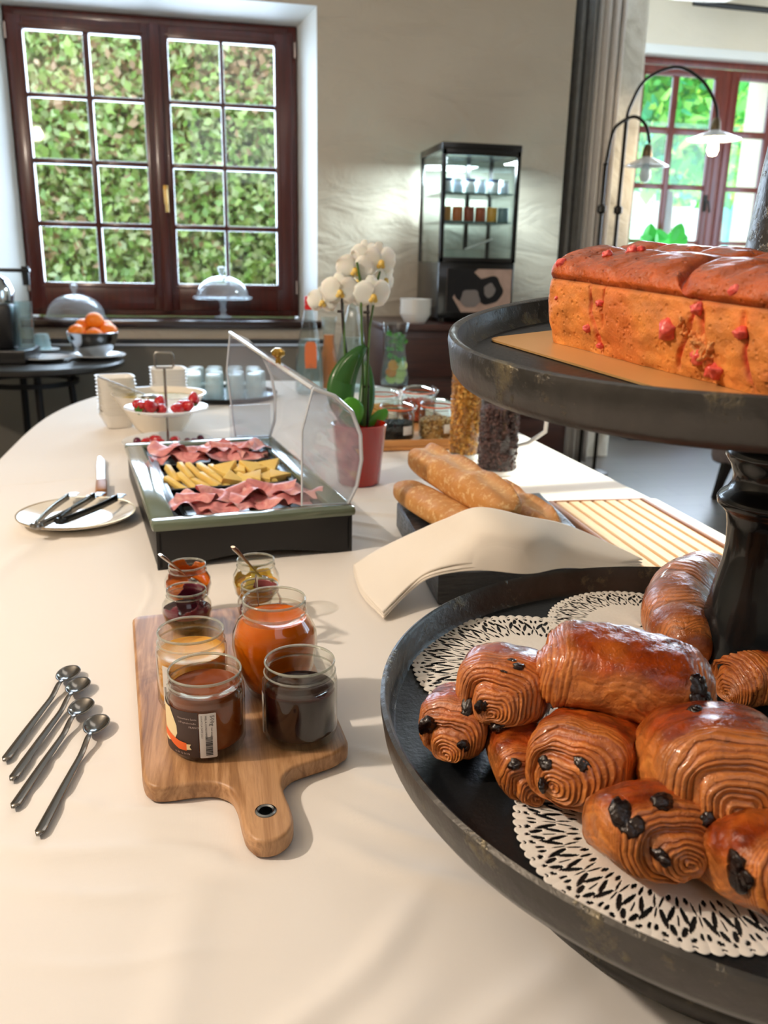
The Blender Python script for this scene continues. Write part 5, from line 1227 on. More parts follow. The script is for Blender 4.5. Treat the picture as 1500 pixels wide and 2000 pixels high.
    gl = np.where(dm, np.clip(zz_ * 1.3, 0, 1), 0.0) * np.ones((nu, nv))
    # end caps: collapse rows
    caps = []
    E0 = V_[0].copy(); E1 = V_[-1].copy()
    rows_ = [V_]; cols_ = [C_]; gls = [gl]
    pre, prc, prg = [], [], []
    for k in range(12, 0, -1):
        s_ = (12 - k) / 12.0; f_ = s_
        c0 = np.array([-.006 * math.cos(f_ * PI / 2), 0, Ht * .42]); R0 = E0 * np.array([0, 1, 1]); cen0 = np.array([0, 0, Ht * .42])
        row = cen0 + (R0 - cen0) * (f_ + .002); row[:, 0] = -.007 * math.sqrt(max(0, 1 - f_ ** 2)); pre.append(row); prc.append(C_[0]); prg.append(gl[0])
    post, poc = [], []
    cen1 = np.array([Lg, 0, Ht * .42])
    for k in range(1, 13):
        f_ = 1 - k / 12.0; row = cen1 + (E1 * np.array([0, 1, 1]) + np.array([Lg, 0, 0]) - cen1) * (f_ + .002); row[:, 0] = Lg + .007 * math.sqrt(max(0, 1 - f_ ** 2)); post.append(row)
    V_ = np.concatenate([np.array(pre), V_, np.array(post)]); C_ = np.concatenate([np.array(prc), C_, np.array([C_[-1]] * 12)]); gl = np.concatenate([np.array(prg), gl, np.array([gl[-1]] * 12)])
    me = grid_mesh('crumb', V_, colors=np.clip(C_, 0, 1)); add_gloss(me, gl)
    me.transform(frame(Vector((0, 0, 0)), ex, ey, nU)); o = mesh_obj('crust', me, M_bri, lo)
    # pralines
    M_pr = pm('pink_praline', '#e0453e', .35, c2='#ee6a5c', nscale=200, bump=.6, bscale=500, bdist=.001, coat=.3)
    for k, (uu, zz2, r) in enumerate([(.10, .84, .0045), (.235, .95, .0035), (.275, .985, .004), (.29, .99, .003), (.315, .52, .003), (.26, .25, .0035), (.315, .10, .0025), (.105, .50, .0022), (.605, .40, .0072), (.72, .22, .006), (.765, .12, .0055), (.70, .62, .004), (.84, .48, .004), (.80, .80, .0035)]):
        zq = zz2 * Ht
        if zq < Hs: yq = -Wd / 2 * (.94 + .06 * zq / Hs) - .002
        else:
            fz = min(1, (zq - Hs) / (Ht - Hs)); yq = -(Wd / 2) * abs(math.cos(math.asin(min(1, fz ** (1 / .72))))) ** .8
        p = ex * (uu * Lg) + ey * yq + nU * (zq * .99)
        MB().ball(p, r, 3, (1.15, 1, .95), jit=.45, seed=k + seed).build('praline', M_pr, lo, sharp=None)
    # torn pale crumb near the cleft
    for k, (uu, zq, r) in enumerate(((.725, .30, .007), (.745, .24, .0065), (.70, .37, .005), (.76, .33, .005), (.655, .48, .0045), (.71, .2, .0045), (.66, .40, .0035))):
        p = ex * (uu * Lg) + ey * (-Wd / 2 * .985) + nU * (zq * Ht)
        MB().ball(p, r, 4, (1.1, .6, 1), jit=.9, seed=k * 3 + 1).build('torn_crumb', pm('pale_crumb', '#eeb070', .8, c2='#e0803c', nscale=150, bump=1, bscale=400, bdist=.002), lo, sharp=None)
    return lo
Wd = .122
loaf('glossy pink praline loaf on the gold board, the one nearest the camera', LA + ey * (Wd / 2 - .002) + nU * .0024 - ex * .010, .262, Wd, .052, .075, 3)
# ------------------------------------------------------------------ lace doilies
def doily(lab, px_c, R, nsec, rot):
    na = nsec * 34; nr_ = 72; r_in = .10
    th = np.linspace(0, 2 * PI, na, endpoint=False)[:, None] + rot; rr = np.linspace(.02, 1, nr_)[None, :]
    scal = 1 - .028 * (1 - np.abs(np.sin(th * nsec)) ** .7)
    Rr = R * rr * np.where(rr > .9, 1 - (1 - scal) * (rr - .9) / .1, 1)
    A = np.stack([Rr * np.cos(th), Rr * np.sin(th), np.zeros_like(Rr) + .0], -1)
    A[..., 2] = .0006 + .0005 * np.abs(np.sin(th * nsec)) * (rr > .9) + .0004 * np.sin(th * 5)
    # hole pattern at face centres
    tc = th + PI / na; rc = rr[:, :-1] + .5 * (rr[0, 1] - rr[0, 0])
    a = ((tc * nsec / (2 * PI)) % 1) * 2 - 1; t_ = (rc - .56) / .44
    n2 = nsec // 2; a2 = ((tc * n2 / (2 * PI)) % 1) * 2 - 1
    hole = np.zeros((na, nr_ - 1), bool)
    def ell(A_, ca, ct, wa, wt, sl=0):
        return (((A_ - ca) - sl * (t_ - ct)) / wa) ** 2 + ((t_ - ct) / wt) ** 2 < 1
    for sg in (-1, 1):
        hole |= ell(a2, sg * .30, .40, .13, .15, sg * .9)
        hole |= ell(a2, sg * .62, .52, .14, .16, -sg * 1.2)
        hole |= ell(a2, sg * .22, .68, .13, .10, -sg * .8)
        hole |= ell(a2, sg * .82, .24, .07, .12, sg * .7)
        hole |= ell(a2, sg * .48, .12, .15, .055, sg * .5)
        hole |= ell(a2, sg * .86, .72, .08, .07, 0)
        hole |= ell(a2, sg * .52, .80, .12, .045, -sg * 1.0)
    hole |= ell(a2, 0, .16, .10, .10); hole |= ell(a2, 1, .45, .05, .10) | ell(a2, -1, .45, .05, .10)
    hole |= ell(a2, 0, .84, .09, .05) | ell(a2, 0, .50, .055, .10)
    hole |= ell(a, 0, .925, .22, .018)
    keep = ~hole
    me = grid_mesh('doily', A, wrap_u=True, keep=keep)
    ctr = MB().lathe([(0, .0006), (R * .02, .0006)], 24)
    o = mesh_obj('doily', me, pm('lace_paper', '#e6e0d6', .75, c2='#ece7de', nscale=300), None); o.location = (px_c[0], px_c[1], zfl)
    md = o.modifiers.new('s', 'SOLIDIFY'); md.thickness = .0003
    tag(o, lab, 'doily'); return o
zfl = O.z + zf + .0012
doily('white lace paper doily under the front pastries at the bottom right', (.297, .437), .107, 40, .1)
doily('white lace paper doily under the leftmost pastries', (.300, .683), .122, 40, .3)
doily('white lace paper doily under the croissant beside the column', (.445, .755), .100, 38, .2)
doily('white lace paper doily behind the big front pastry, right of the column', (.60, .52), .09, 36, .5)

# ------------------------------------------------------------------ chocolate pastries
s = NT('flaky_pastry'); v = s.coords('Object'); at = s.n('ShaderNodeVertexColor', layer_name='Col'); al = s.n('ShaderNodeVertexColor', layer_name='Gloss')
n1 = s.noise(v, 55, 5, .6, .3); n2 = s.noise(v, 240, 4, .65, .4)
c_ = s.mix(.5, at.outputs[0], s.ramp(n1, [(.3, hexc('#804818')), (.7, hexc('#ecbc7c'))]), 'OVERLAY')
spots_ = s.ramp(s.noise(v, 130, 2, .5), [(.66, (0, 0, 0, 1)), (.72, (1, 1, 1, 1))])
s.set(Base_Color=s.mix(s.mix(.0, (0, 0, 0, 1), spots_), c_, hexc('#4a1c08')), Roughness=s.ramp(al.outputs[0], [(0, (.5, .5, .5, 1)), (1, (.17, .17, .17, 1))]), Normal=s.bump(n2, .6, .0018, s.bump(n1, .7, .0035)), Coat_Weight=.3, Coat_Roughness=.12)
M_pa = s.m
M_choc = pm('baked_chocolate', '#120806', .25, c2='#241009', nscale=120, bump=.6, bscale=260, bdist=.002, coat=.3)
cD, cM, cP, cT = [np.array(hexc(h)[:3]) for h in ('#3a1507', '#b4682a', '#ecb068', '#a04a18')]
def pastry(lab, c, yaw, pitch=0, rollx=0, L=.100, W=.078, H=.054, seed=1, pale=0.0, choc=0, group='chocolate pastries on the lower tray'):
    ob = thing('chocolate_pastry', lab, 'pastry', c, 0, group)
    rs = np.random.RandomState(seed); nt_ = 190; nb, nc = 120, 90
    th = np.linspace(0, 2 * PI, nt_, endpoint=False)
    ct, st_ = np.cos(th), np.sin(th)
    sec_y = W / 2 * np.sign(ct) * np.abs(ct) ** .72; sec_z = H / 2 * np.sign(st_) * np.abs(st_) ** np.where(st_ > 0, .78, .6)
    hs = rs.uniform(0, 1, 64)
    def lay(ph): x = ph % 1.0; return np.where(x < .72, .35 + .65 * (x / .72), np.maximum(0, 1 - (x - .72) / .12)) * np.where(x > .84, (x - .84) / .16 * .35, 1)
    def band(ph): return hs[(np.floor(ph).astype(int)) % 64]
    ph0 = rs.uniform(0, 1)
    def warp(a, b, k, f=3.2): return snoise(np.stack([a * f + 0 * b, b * f + 0 * a, 0 * a + 0 * b + seed], -1), 1.0, seed + k, 3)
    sp_off = np.array([rs.uniform(-.16, .16), rs.uniform(-.14, .04)])
    def cap(sgn):
        out = []
        for k in range(nc):
            rho = 1 - (k + 1) / nc * .997
            wv = warp(rho * ct, rho * st_, 11 + sgn)
            ph = rho * 11.5 + sgn * th / (2 * PI) + ph0 + .45 * wv
            lz = lay(ph); bd = band(ph)
            lift = .0020 * (lz - .5) + .0012 * (bd - .5)
            x = sgn * (L / 2 - .004 + .015 * (1 - rho ** 3.2) + lift - .006 * np.exp(-((rho - .60) / .10) ** 2) * (.6 + .4 * ct))
            cy, cz = sp_off[0] * W * (1 - rho), sp_off[1] * H * (1 - rho) - H * .10 * (1 - rho)
            y = cy + sec_y * .91 * rho * (.985 + .012 * lz); z = cz + sec_z * .91 * rho * (.985 + .012 * lz)
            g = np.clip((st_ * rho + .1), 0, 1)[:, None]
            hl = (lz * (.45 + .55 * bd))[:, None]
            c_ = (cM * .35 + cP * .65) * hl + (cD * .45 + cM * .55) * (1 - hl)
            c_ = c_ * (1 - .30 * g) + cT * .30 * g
            out.append((np.stack([x + np.zeros(nt_), y, z], -1), c_, np.full(nt_, .45)))
        return out
    left = cap(-1)[::-1]; right = cap(1)
    body = []; b0 = rs.uniform(.56, .74)
    for i in range(nb):
        u = -1 + 2 * i / (nb - 1); x = u * (L / 2 - .004)
        wv = warp(np.full(nt_, u) * 1.4, st_, 17) ; wv2 = warp(np.full(nt_, u * 2.2), ct * 1.2, 19)
        edge = np.clip((abs(u) - b0 - .12 * wv2) / .28, 0, 1)           # flaky zone towards the ends
        ph = abs(u) * 13 + .75 * wv + .35 * wv2 + ph0; lz = lay(ph); bd = band(ph)
        sc = 1 - .09 * abs(u) ** 3.6 + .03 * math.cos(2.6 * u + seed)
        sideness = np.clip(1 - np.abs(st_) * 1.05, 0, 1) ** .7
        pl_ = st_ * 5.5 + .8 * wv2 + .5 * math.sin(u * 2.5 + seed); long_l = lay(pl_); lb2 = band(pl_ + 20)
        rr = sc * (1 + edge * (.026 * (lz - .6) + .016 * (bd - .5)) + .011 * sideness * (1 - edge) * (long_l - .6))
        y = sec_y * rr; z = sec_z * rr * (1 + .06 * math.sin(2.6 * u + seed))
        top = np.clip((st_ - .02 + .16 * wv2) * 1.5, 0, 1) * (1 - .8 * edge)
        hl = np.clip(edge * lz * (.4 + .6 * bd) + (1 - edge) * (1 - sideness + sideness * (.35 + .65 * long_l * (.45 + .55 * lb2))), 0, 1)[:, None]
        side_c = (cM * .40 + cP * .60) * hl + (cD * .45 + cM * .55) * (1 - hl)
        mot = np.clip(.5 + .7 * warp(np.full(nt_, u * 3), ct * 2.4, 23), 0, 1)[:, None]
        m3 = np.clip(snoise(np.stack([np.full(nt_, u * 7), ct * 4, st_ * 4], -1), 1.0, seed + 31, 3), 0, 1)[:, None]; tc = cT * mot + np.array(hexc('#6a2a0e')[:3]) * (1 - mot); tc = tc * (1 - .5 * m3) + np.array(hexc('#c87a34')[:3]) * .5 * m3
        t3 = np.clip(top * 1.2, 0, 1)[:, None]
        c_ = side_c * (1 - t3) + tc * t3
        body.append((np.stack([np.full(nt_, x), y, z], -1), c_, .35 + .65 * top))
    al_ = left + body + right
    V_ = np.array([a[0] for a in al_]); C_ = np.array([a[1] for a in al_]); G_ = np.array([a[2] for a in al_])
    # seam flap along one side
    V_[..., 1] += .0042 * snoise(V_, 38, seed, 3) * 1.0; V_[..., 2] += .0040 * snoise(V_, 44, seed + 3, 3); V_[..., 0] += .0020 * snoise(V_, 70, seed + 5, 2)
    V_ += .0007 * snoise(V_, 330, seed + 40, 2)[..., None]
    V_[..., 2] += -.006 * (V_[..., 0] / (L / 2)) ** 2
    C_ = C_ * (1 + .13 * snoise(V_, 120, seed + 7, 2))[..., None]
    if pale: C_ = C_ * (1 - pale) + (cP * .9) * pale * np.clip(1 - G_, 0, 1)[..., None] + C_ * pale * np.clip(G_, 0, 1)[..., None]
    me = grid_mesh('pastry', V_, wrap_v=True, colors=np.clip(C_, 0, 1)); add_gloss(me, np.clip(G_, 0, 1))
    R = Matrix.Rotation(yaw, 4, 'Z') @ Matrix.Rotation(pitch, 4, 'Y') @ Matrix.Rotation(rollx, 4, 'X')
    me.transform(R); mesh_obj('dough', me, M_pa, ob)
    if choc:
        for sgn in (-1, 1):
            for j, (yy, zz_) in enumerate(((-.25, -.12), (.27, -.20))):
                p = Vector((sgn * (L / 2 + .0015), yy * W * rs.uniform(.75, 1.0), zz_ * H + rs.uniform(-.003, .003)))
                k_ = W / .085; q = MB().ball((0, 0, 0), .0118 * k_, 3, (.55, 1.1, .7), jit=.4, seed=seed * 3 + j).ball((-.001 * sgn, .004, -.003), .0088 * k_, 3, (.6, .8, 1.15), jit=.5, seed=seed + j * 5)
                m2 = q.mesh('chocolate'); m2.transform(R @ Matrix.Translation(p)); mesh_obj('chocolate', m2, M_choc, ob)
    return ob
def at(px, py, z): return P(px, py, z)
D = math.radians
pastry('glossy chocolate pastry lying on top of the pile, chocolate oozing from its right end', at(1225, 1312, .953), D(-22), D(6), D(4), L=.108, W=.070, H=.054, seed=11)
pastry('chocolate pastry with its spiral end towards the camera, upper left of the pile', at(1000, 1325, .927), D(54), D(16), 0, L=.078, W=.070, H=.052, seed=2)
pastry('leftmost small chocolate pastry, lowest and partly under another', at(897, 1392, .903), D(58), D(12), 0, L=.056, W=.056, H=.044, seed=3)
pastry('chocolate pastry in the middle of the pile with dark chocolate at its front end', at(1158, 1458, .908), D(46), D(12), 0, L=.080, W=.074, H=.056, seed=4)
pastry('dark chocolate pastry mostly hidden between the left and middle ones', at(1018, 1462, .895), D(80), 0, 0, L=.056, W=.048, H=.036, seed=5)
pastry('large pale-sided chocolate pastry on the pile at the right, beside the column foot', at(1390, 1484, .928), D(74), D(16), D(-4), L=.080, W=.092, H=.066, seed=6, pale=.3)
pastry('chocolate pastry low in front whose spiral end faces the camera, on the front doily', at(1260, 1596, .907), D(92), D(20), D(6), L=.052, W=.074, H=.050, seed=7)
pastry('chocolate pastry at the bottom right, cut by the picture edge', at(1486, 1658, .906), D(104), D(16), 0, L=.066, W=.074, H=.048, seed=8)
pastry('chocolate pastry seen behind the column foot at the right', at(1495, 1300, .901), D(10), 0, 0, L=.07, W=.07, H=.048, seed=9)
# melted chocolate where the sticks come out of the dough: set on the surface of the pastry
from mathutils.bvhtree import BVHTree
bvhs = []
for o_ in [o for o in bpy.data.objects if o.name.startswith('chocolate_pastry')]:
    dm_ = o_.children[0].data; bvhs.append((o_, BVHTree.FromPolygons([v.co + o_.location for v in dm_.vertices], [tuple(p.vertices) for p in dm_.polygons])))
random.seed(12)
for k, (px, py, r, tall) in enumerate(((1368, 1350, .0085, 1.3), (1384, 1368, .0070, 1.2), (1352, 1388, .0060, 1.0), (1376, 1335, .0045, 1.0), (910, 1378, .0072, 1.3), (942, 1384, .0045, 1.4), (975, 1418, .0072, .7), (1013, 1300, .0062, .6), (1002, 1288, .0035, .6), (985, 1312, .0030, .6),
        (845, 1420, .0080, 1.2), (908, 1458, .0058, .8), (1136, 1492, .0078, 1.5), (1062, 1490, .0052, 1.0), (1066, 1532, .0066, .8), (1000, 1492, .0060, .8), (1292, 1575, .0085, .8), (1384, 1600, .0070, .8),
        (1222, 1590, .0085, 1.4), (1238, 1612, .0065, 1.1), (1288, 1664, .0078, .7), (1440, 1706, .0090, 1.3), (1455, 1724, .0070, 1.0))):
    r0 = ray(px, py); best = None
    for o_, bv in bvhs:
        h = bv.ray_cast(Vector((0, 0, CZ)), r0.normalized())
        if h[0] is not None and (best is None or h[3] < best[3]): best = (o_, h[0], h[1], h[3])
    if best is None: continue
    o_, p, n_, _ = best; q = MB(); R3 = n_.to_track_quat('Z', 'Y').to_matrix()
    for e in range(3):
        off = Vector((random.uniform(-.5, .5) * r, random.uniform(-.5, .5) * r * tall, 0))
        q.ball(R3 @ off, r * random.uniform(.55, .85), 3, (1, tall, .55), rot=R3, jit=.35, seed=k * 3 + e)
    me = q.mesh('chocolate'); me.transform(Matrix.Translation(p - o_.location - n_ * r * .1)); mesh_obj('chocolate', me, M_choc, o_)

# ------------------------------------------------------------------ croissant leaning by the column
def croissant(lab, base, px_path, z_path, rmax):
    """px_path: spine in picture points with heights, swept with stepped rolled segments"""
    pts = [np.array(P(a, b, z)[:]) for (a, b), z in zip(px_path, z_path)]; o0 = Vector(base)
    cr = thing('croissant', lab, 'pastry', o0); nu, nv = 260, 100
    C0 = np.array([lerp2(pts, i / (nu - 1)) for i in range(nu)]) - np.array(o0[:])
    Tn = np.gradient(C0, axis=0); Tn /= np.linalg.norm(Tn, axis=1)[:, None]
    V_ = np.zeros((nu, nv, 3)); C_ = np.zeros((nu, nv, 3)); G_ = np.zeros((nu, nv)); vw = np.array([-.2, -.97, 0])
    t = np.linspace(0, 2 * PI, nv, endpoint=False); steps = [0, .13, .28, .46, .70, .86, 1.0]
    for i in range(nu):
        u = i / (nu - 1); a = np.cross(Tn[i], vw); a /= np.linalg.norm(a); b = np.cross(Tn[i], a)
        env = rmax * (max(0, 1 - abs(2 * u - .96) ** 2.3)) ** .6 + .002
        skew = u + .035 * np.sin(t + .5) ; k = np.clip(np.searchsorted(steps, skew, 'right') - 1, 0, 5); st_ = np.array(steps)
        f = (skew - st_[k]) / (st_[k + 1] - st_[k]); f = np.clip(f, 0, 1)
        lz = ((u * 42 + .5 * np.sin(3 * t) + .4 * np.sin(t * 5 + u * 9)) % 1)
        r = env * (.90 + .10 * np.sin(PI * np.clip(f * .8 + .12, 0, 1)) ** .5 + .012 * lz * (f > .45))
        V_[i] = C0[i] + (np.cos(t) * r)[:, None] * a + (np.sin(t) * r)[:, None] * b
        up = V_[i, :, 2] - C0[i, 2]; top = np.clip(.5 + up / (2 * env), 0, 1)
        glo = np.clip(1.25 - np.abs(f - .35) * 2.4, 0, 1)
        c = (cM * .65 + cP * .35)[None] * (1 - .75 * glo[:, None]) + np.array(hexc('#6e2c10')[:3])[None] * .75 * glo[:, None]
        dk = (.45 * (lz < .3) * (1 - glo) + .35 * np.exp(-((f - 1) / .06) ** 2) + .2 * np.exp(-(f / .05) ** 2))[:, None]; c = c * (1 - dk) + cD * dk
        C_[i] = c; G_[i] = .35 + .6 * glo
    V_ += .0010 * snoise(V_, 130, 4, 3)[..., None]
    me = grid_mesh('croissant', V_, wrap_v=True, colors=np.clip(C_, 0, 1)); add_gloss(me, G_)
    mesh_obj('dough', clean(me), M_pa, cr); return cr
croissant('glossy brown croissant standing beside the column', P(1350, 1260, .872), [(1425, 1120), (1372, 1130), (1332, 1165), (1325, 1210), (1345, 1255), (1362, 1280)], [.912, .918, .918, .912, .909, .908], .033)

# ------------------------------------------------------------------ wooden board with honey and jam jars
zb0 = T + .0012; th_ = .018
edge = [(-.110, 1.085), (.100, 1.105), (.1245, .735), (.122, .728), (.108, .716), (.080, .7055), (.066, .700), (.057, .690), (.053, .678), (.054, .66), (.058, .637), (.0585, .618), (.052, .605), (.043, .598), (.033, .5965), (.024, .6), (.017, .612), (.0145, .63), (.0125, .655), (.0075, .676), (-.006, .688), (-.024, .690), (-.05, .688), (-.062, .690), (-.070, .700), (-.0735, .716)]
s = NT('acacia_board'); v = s.coords('Object', (10, .9, 6)); n1 = s.noise(v, 5.0, 5, .6, 1.6); n2 = s.noise(s.coords('Object', (60, 3, 20)), 6, 4); n3 = s.noise(s.coords('Object', (1, .8, 1)), 9, 3, .5, 1.2)
dk = s.ramp(n3, [(.56, (0, 0, 0, 1)), (.72, (1, 1, 1, 1))])
c_ = s.mix(.18, s.ramp(n1, [(.28, hexc('#6b452c')), (.46, hexc('#9c7048')), (.60, hexc('#c0946a')), (.8, hexc('#7e5536'))]), s.ramp(n2, [(.3, hexc('#6b3f22')), (.7, hexc('#d6aa7a'))]))
s.set(Base_Color=s.mix(s.mix(.3, dk, (0, 0, 0, 1)), c_, hexc('#5f3d2a')), Roughness=.45, Normal=s.bump(n2, .12, .0006)); M_ac = s.m
cb = thing('chopping_board', 'acacia wood chopping board with handle and metal eyelet under the jars', 'chopping board', (0, .9, zb0))
def round_poly(p, r=.010, n=5):
    out = []
    for i in range(len(p)):
        a, b, c = Vector(p[i - 1]), Vector(p[i]), Vector(p[(i + 1) % len(p)])
        rr = min(r, (a - b).length * .45, (c - b).length * .45); s_ = b + (a - b).normalized() * rr; e = b + (c - b).normalized() * rr
        for k in range(n + 1): u = k / n; out.append(tuple((s_ * (1 - u) ** 2 + b * 2 * u * (1 - u) + e * u * u)[:]))
    return out
ep = round_poly([(x, y - .9) for x, y in edge], .014)
hx, hy = P(519, 1584, zb0 + th_).x, P(519, 1584, zb0 + th_).y - .9
t = bmesh.new()
def ring_faces(t, outer, hole, z0_, z1_):
    vo0 = [t.verts.new((x, y, z0_)) for x, y in outer]; vo1 = [t.verts.new((x, y, z1_)) for x, y in outer]
    vh0 = [t.verts.new((x, y, z0_)) for x, y in hole]; vh1 = [t.verts.new((x, y, z1_)) for x, y in hole]
    n = len(outer)
    for i in range(n): t.faces.new((vo0[i], vo0[(i + 1) % n], vo1[(i + 1) % n], vo1[i]))
    n = len(hole)
    for i in range(n): t.faces.new((vh0[(i + 1) % n], vh0[i], vh1[i], vh1[(i + 1) % n]))
    for vs, hs in ((vo1, vh1), (vo0, vh0)):
        es = [t.edges.get((vs[i], vs[(i + 1) % len(vs)])) for i in range(len(vs))] + [t.edges.get((hs[i], hs[(i + 1) % len(hs)])) for i in range(len(hs))]
        bmesh.ops.triangle_fill(t, edges=es, use_beauty=True, use_dissolve=False)
hole = [(hx + .0062 * math.cos(2 * PI * k / 28), hy + .0062 * math.sin(2 * PI * k / 28)) for k in range(28)]
ring_faces(t, ep, hole, 0, th_)
bmesh.ops.recalc_face_normals(t, faces=t.faces)
es = [e for e in t.edges if len(e.link_faces) == 2 and abs(e.link_faces[0].normal.z - e.link_faces[1].normal.z) > .5 and (Vector((hx, hy, e.verts[0].co.z)) - e.verts[0].co).length > .01]
bmesh.ops.bevel(t, geom=es, offset=.0035, segments=3, affect='EDGES', profile=.5)
MB().add(t).build('board', M_ac, cb, sharp=35)
MB().lathe([(.0055, -.001), (.0058, th_ + .0006), (.0075, th_ + .0014), (.0092, th_ + .0008), (.0095, th_), (.0062, th_ - .001), (.0060, 0)], 40, (hx, hy, 0)).build('eyelet', pm('steel_eyelet', '#9a9fa3', .2, 1), cb)
zj = zb0 + th_ + .0005
GJ = thin_glass('honey_jar_glass', '#fafbf8', .015, 1.6)
GR = thin_glass('thick_rim_glass', '#f0f2ec', .05, 2.2, .28, '#d8dad0')  # whitish body paints in the bright highlights along the rims
def jar(lab, x, y, R, H, style, fill, mat, neckr=None, rot=0):
    j = thing('jar', lab, 'jar', (x, y, zj), rot, 'open jars of honey and jam on the wooden board')
    if style == 'straight':
        pr_ = [(0, .005), (R * .8, .003), (R * .93, .001), (R, .008), (R, H * .74), (R * .985, H * .775), (R * .93, H * .80), (R * .925, H * .83), (R * .955, H * .845), (R * .925, H * .86), (R * .93, H * .965), (R * .94, H * .985), (R * .925, H), (R * .90, H * .985), (R * .885, H * .84), (R * .93, H * .75), (R * .955, H * .68)]
        inner = lambda z: R * .94 if z < H * .74 else R * .875
    else:
        nk_ = neckr or .72
        pr_ = [(0, .005), (R * .5, .003), (R * .62, .001), (R * .72, .010), (R * .90, H * .28), (R, H * .52), (R * .97, H * .66), (R * .85, H * .77), (R * nk_, H * .82), (R * nk_ * .98, H * .86), (R * nk_ * 1.03, H * .88), (R * nk_ * .99, H * .90), (R * nk_ * 1.0, H * .98), (R * nk_ * .98, H), (R * nk_ * .94, H * .985), (R * nk_ * .93, H * .83)]
        zz_ = [p[1] for p in pr_[3:10]]; rr_ = [p[0] * .95 for p in pr_[3:10]]
        inner = lambda z: float(np.interp(z, zz_, rr_)) if z < H * .84 else R * nk_ * .92
    MB().lathe(pr_, 64).build('glass', GJ, j, sharp=60)
    rr_m = R if style == 'straight' else R * nk_
    f_ = .925 if style == 'straight' else .98
    MB().lathe([(rr_m * (f_ - .035), H - .0012), (rr_m * f_, H + .0006), (rr_m * (f_ + .02), H - .001), (rr_m * f_, H - .0026), (rr_m * (f_ - .035), H - .0012)], 64).lathe([(rr_m * (f_ + .005), H * .845), (rr_m * (f_ + .04), H * .86), (rr_m * (f_ + .005), H * .875)], 64).build('rim', GR, j, sharp=None)
    n = 16; cp = [(0, .0065)] + [(inner(.007 + (fill - .007) * k / n) - (.003 if k == 0 else 0), .007 + (fill - .007) * k / n) for k in range(n + 1)] + [(inner(fill) * .97, fill - .0008), (inner(fill) * .6, fill - .0016), (0, fill - .0018)]
    MB().lathe(cp, 56).build('contents', mat, j, sharp=60)
    return j
def syrup(name, c, c2, rough=.08, trans=.35, sss=.0):
    s = NT(name); v = s.coords('Object'); s.set(Base_Color=s.ramp(s.noise(v, 20, 3), [(.3, hexc(c)), (.7, hexc(c2))]), Roughness=rough, Transmission_Weight=trans, IOR=1.36, Subsurface_Weight=sss, Subsurface_Scale=.02); return s.m
J1 = jar('honey jar with dark label, ribbon and barcode sticker, front left on the board', -.013, .757, .0377, .080, 'straight', .063, syrup('amber_honey', '#8f4416', '#7a360f', .08, .2))
J2 = jar('half-full jar of very dark honey, front right on the board', .079, .757, .0372, .082, 'straight', .052, syrup('dark_honey', '#260a0a', '#1c0708', .06, .15))
J3 = jar('jar of pale creamed honey with white side label, left behind the labelled jar', -.027, .842, .0372, .084, 'straight', .060, syrup('creamed_honey', '#dc9a38', '#e8ad4e', .3, .0, .3))
J4 = jar('large round-bellied jar of bright orange jam in the middle of the board', .062, .852, .0465, .110, 'belly', .088, syrup('orange_jam', '#d8620a', '#e87a14', .1, .15, .2), .74)
J5 = jar('small jar of dark berry jam at the left of the back jars', -.036, 1.030, .0315, .056, 'belly', .030, syrup('berry_jam', '#3a0c18', '#1c070c', .1, .1), .80)
J6 = jar('small jar of apricot jam at the back left corner with a spoon in it', -.036, 1.112, .0315, .060, 'belly', .034, syrup('apricot_jam', '#cf6a14', '#b9560c', .15, .1), .80)
J7 = jar('small jar of yellow jam at the back right with a spoon in it', .056, 1.102, .0320, .066, 'belly', .032, syrup('yellow_jam', '#d99c1e', '#c98a14', .15, .1), .80)
J8 = jar('nearly empty small jar with pinkish smears behind the large orange jar', .056, 1.022, .0290, .060, 'belly', .016, syrup('pink_jam', '#7a2a30', '#5a1c20', .15, .1), .82)
# smears of jam left on the inside of the emptied jars
def smear(j, R, H, c, nm, lo_, hi_, seed, thr=.1):
    nt_, nz_ = 96, 30; A = np.zeros((nz_, nt_, 3))
    for i in range(nz_):
        z = H * (lo_ + (hi_ - lo_) * i / (nz_ - 1)); r = np.interp(z / H, [0, .1, .28, .52, .66, .77, .82, 1], [.6, .68, .86, .955, .925, .81, .76, .755]) * R
        for k in range(nt_): a = 2 * PI * k / nt_; A[i, k] = (r * math.cos(a), r * math.sin(a), z)
    n_ = snoise(A, 110, seed, 3); n_ = n_ + .6 * (1 - np.linspace(0, 1, nz_)[:, None]); keep = n_[:-1, :] > thr
    o = mesh_obj('smear', grid_mesh('smear', A, wrap_v=True, keep=keep), pm(nm, c, .2, coat=.4), j); solid(o, .0006); return o
smear(J5, .0315, .056, '#6b2236', 'berry_smear', .42, .97, 3, .35); smear(J6, .0315, .060, '#c2641a', 'apricot_smear', .45, .98, 5, .3)
smear(J7, .0320, .066, '#c9b04a', 'yellow_smear', .45, .98, 7, .45); smear(J8, .0290, .060, '#8f4a4e', 'pink_smear', .25, .96, 9, .45)
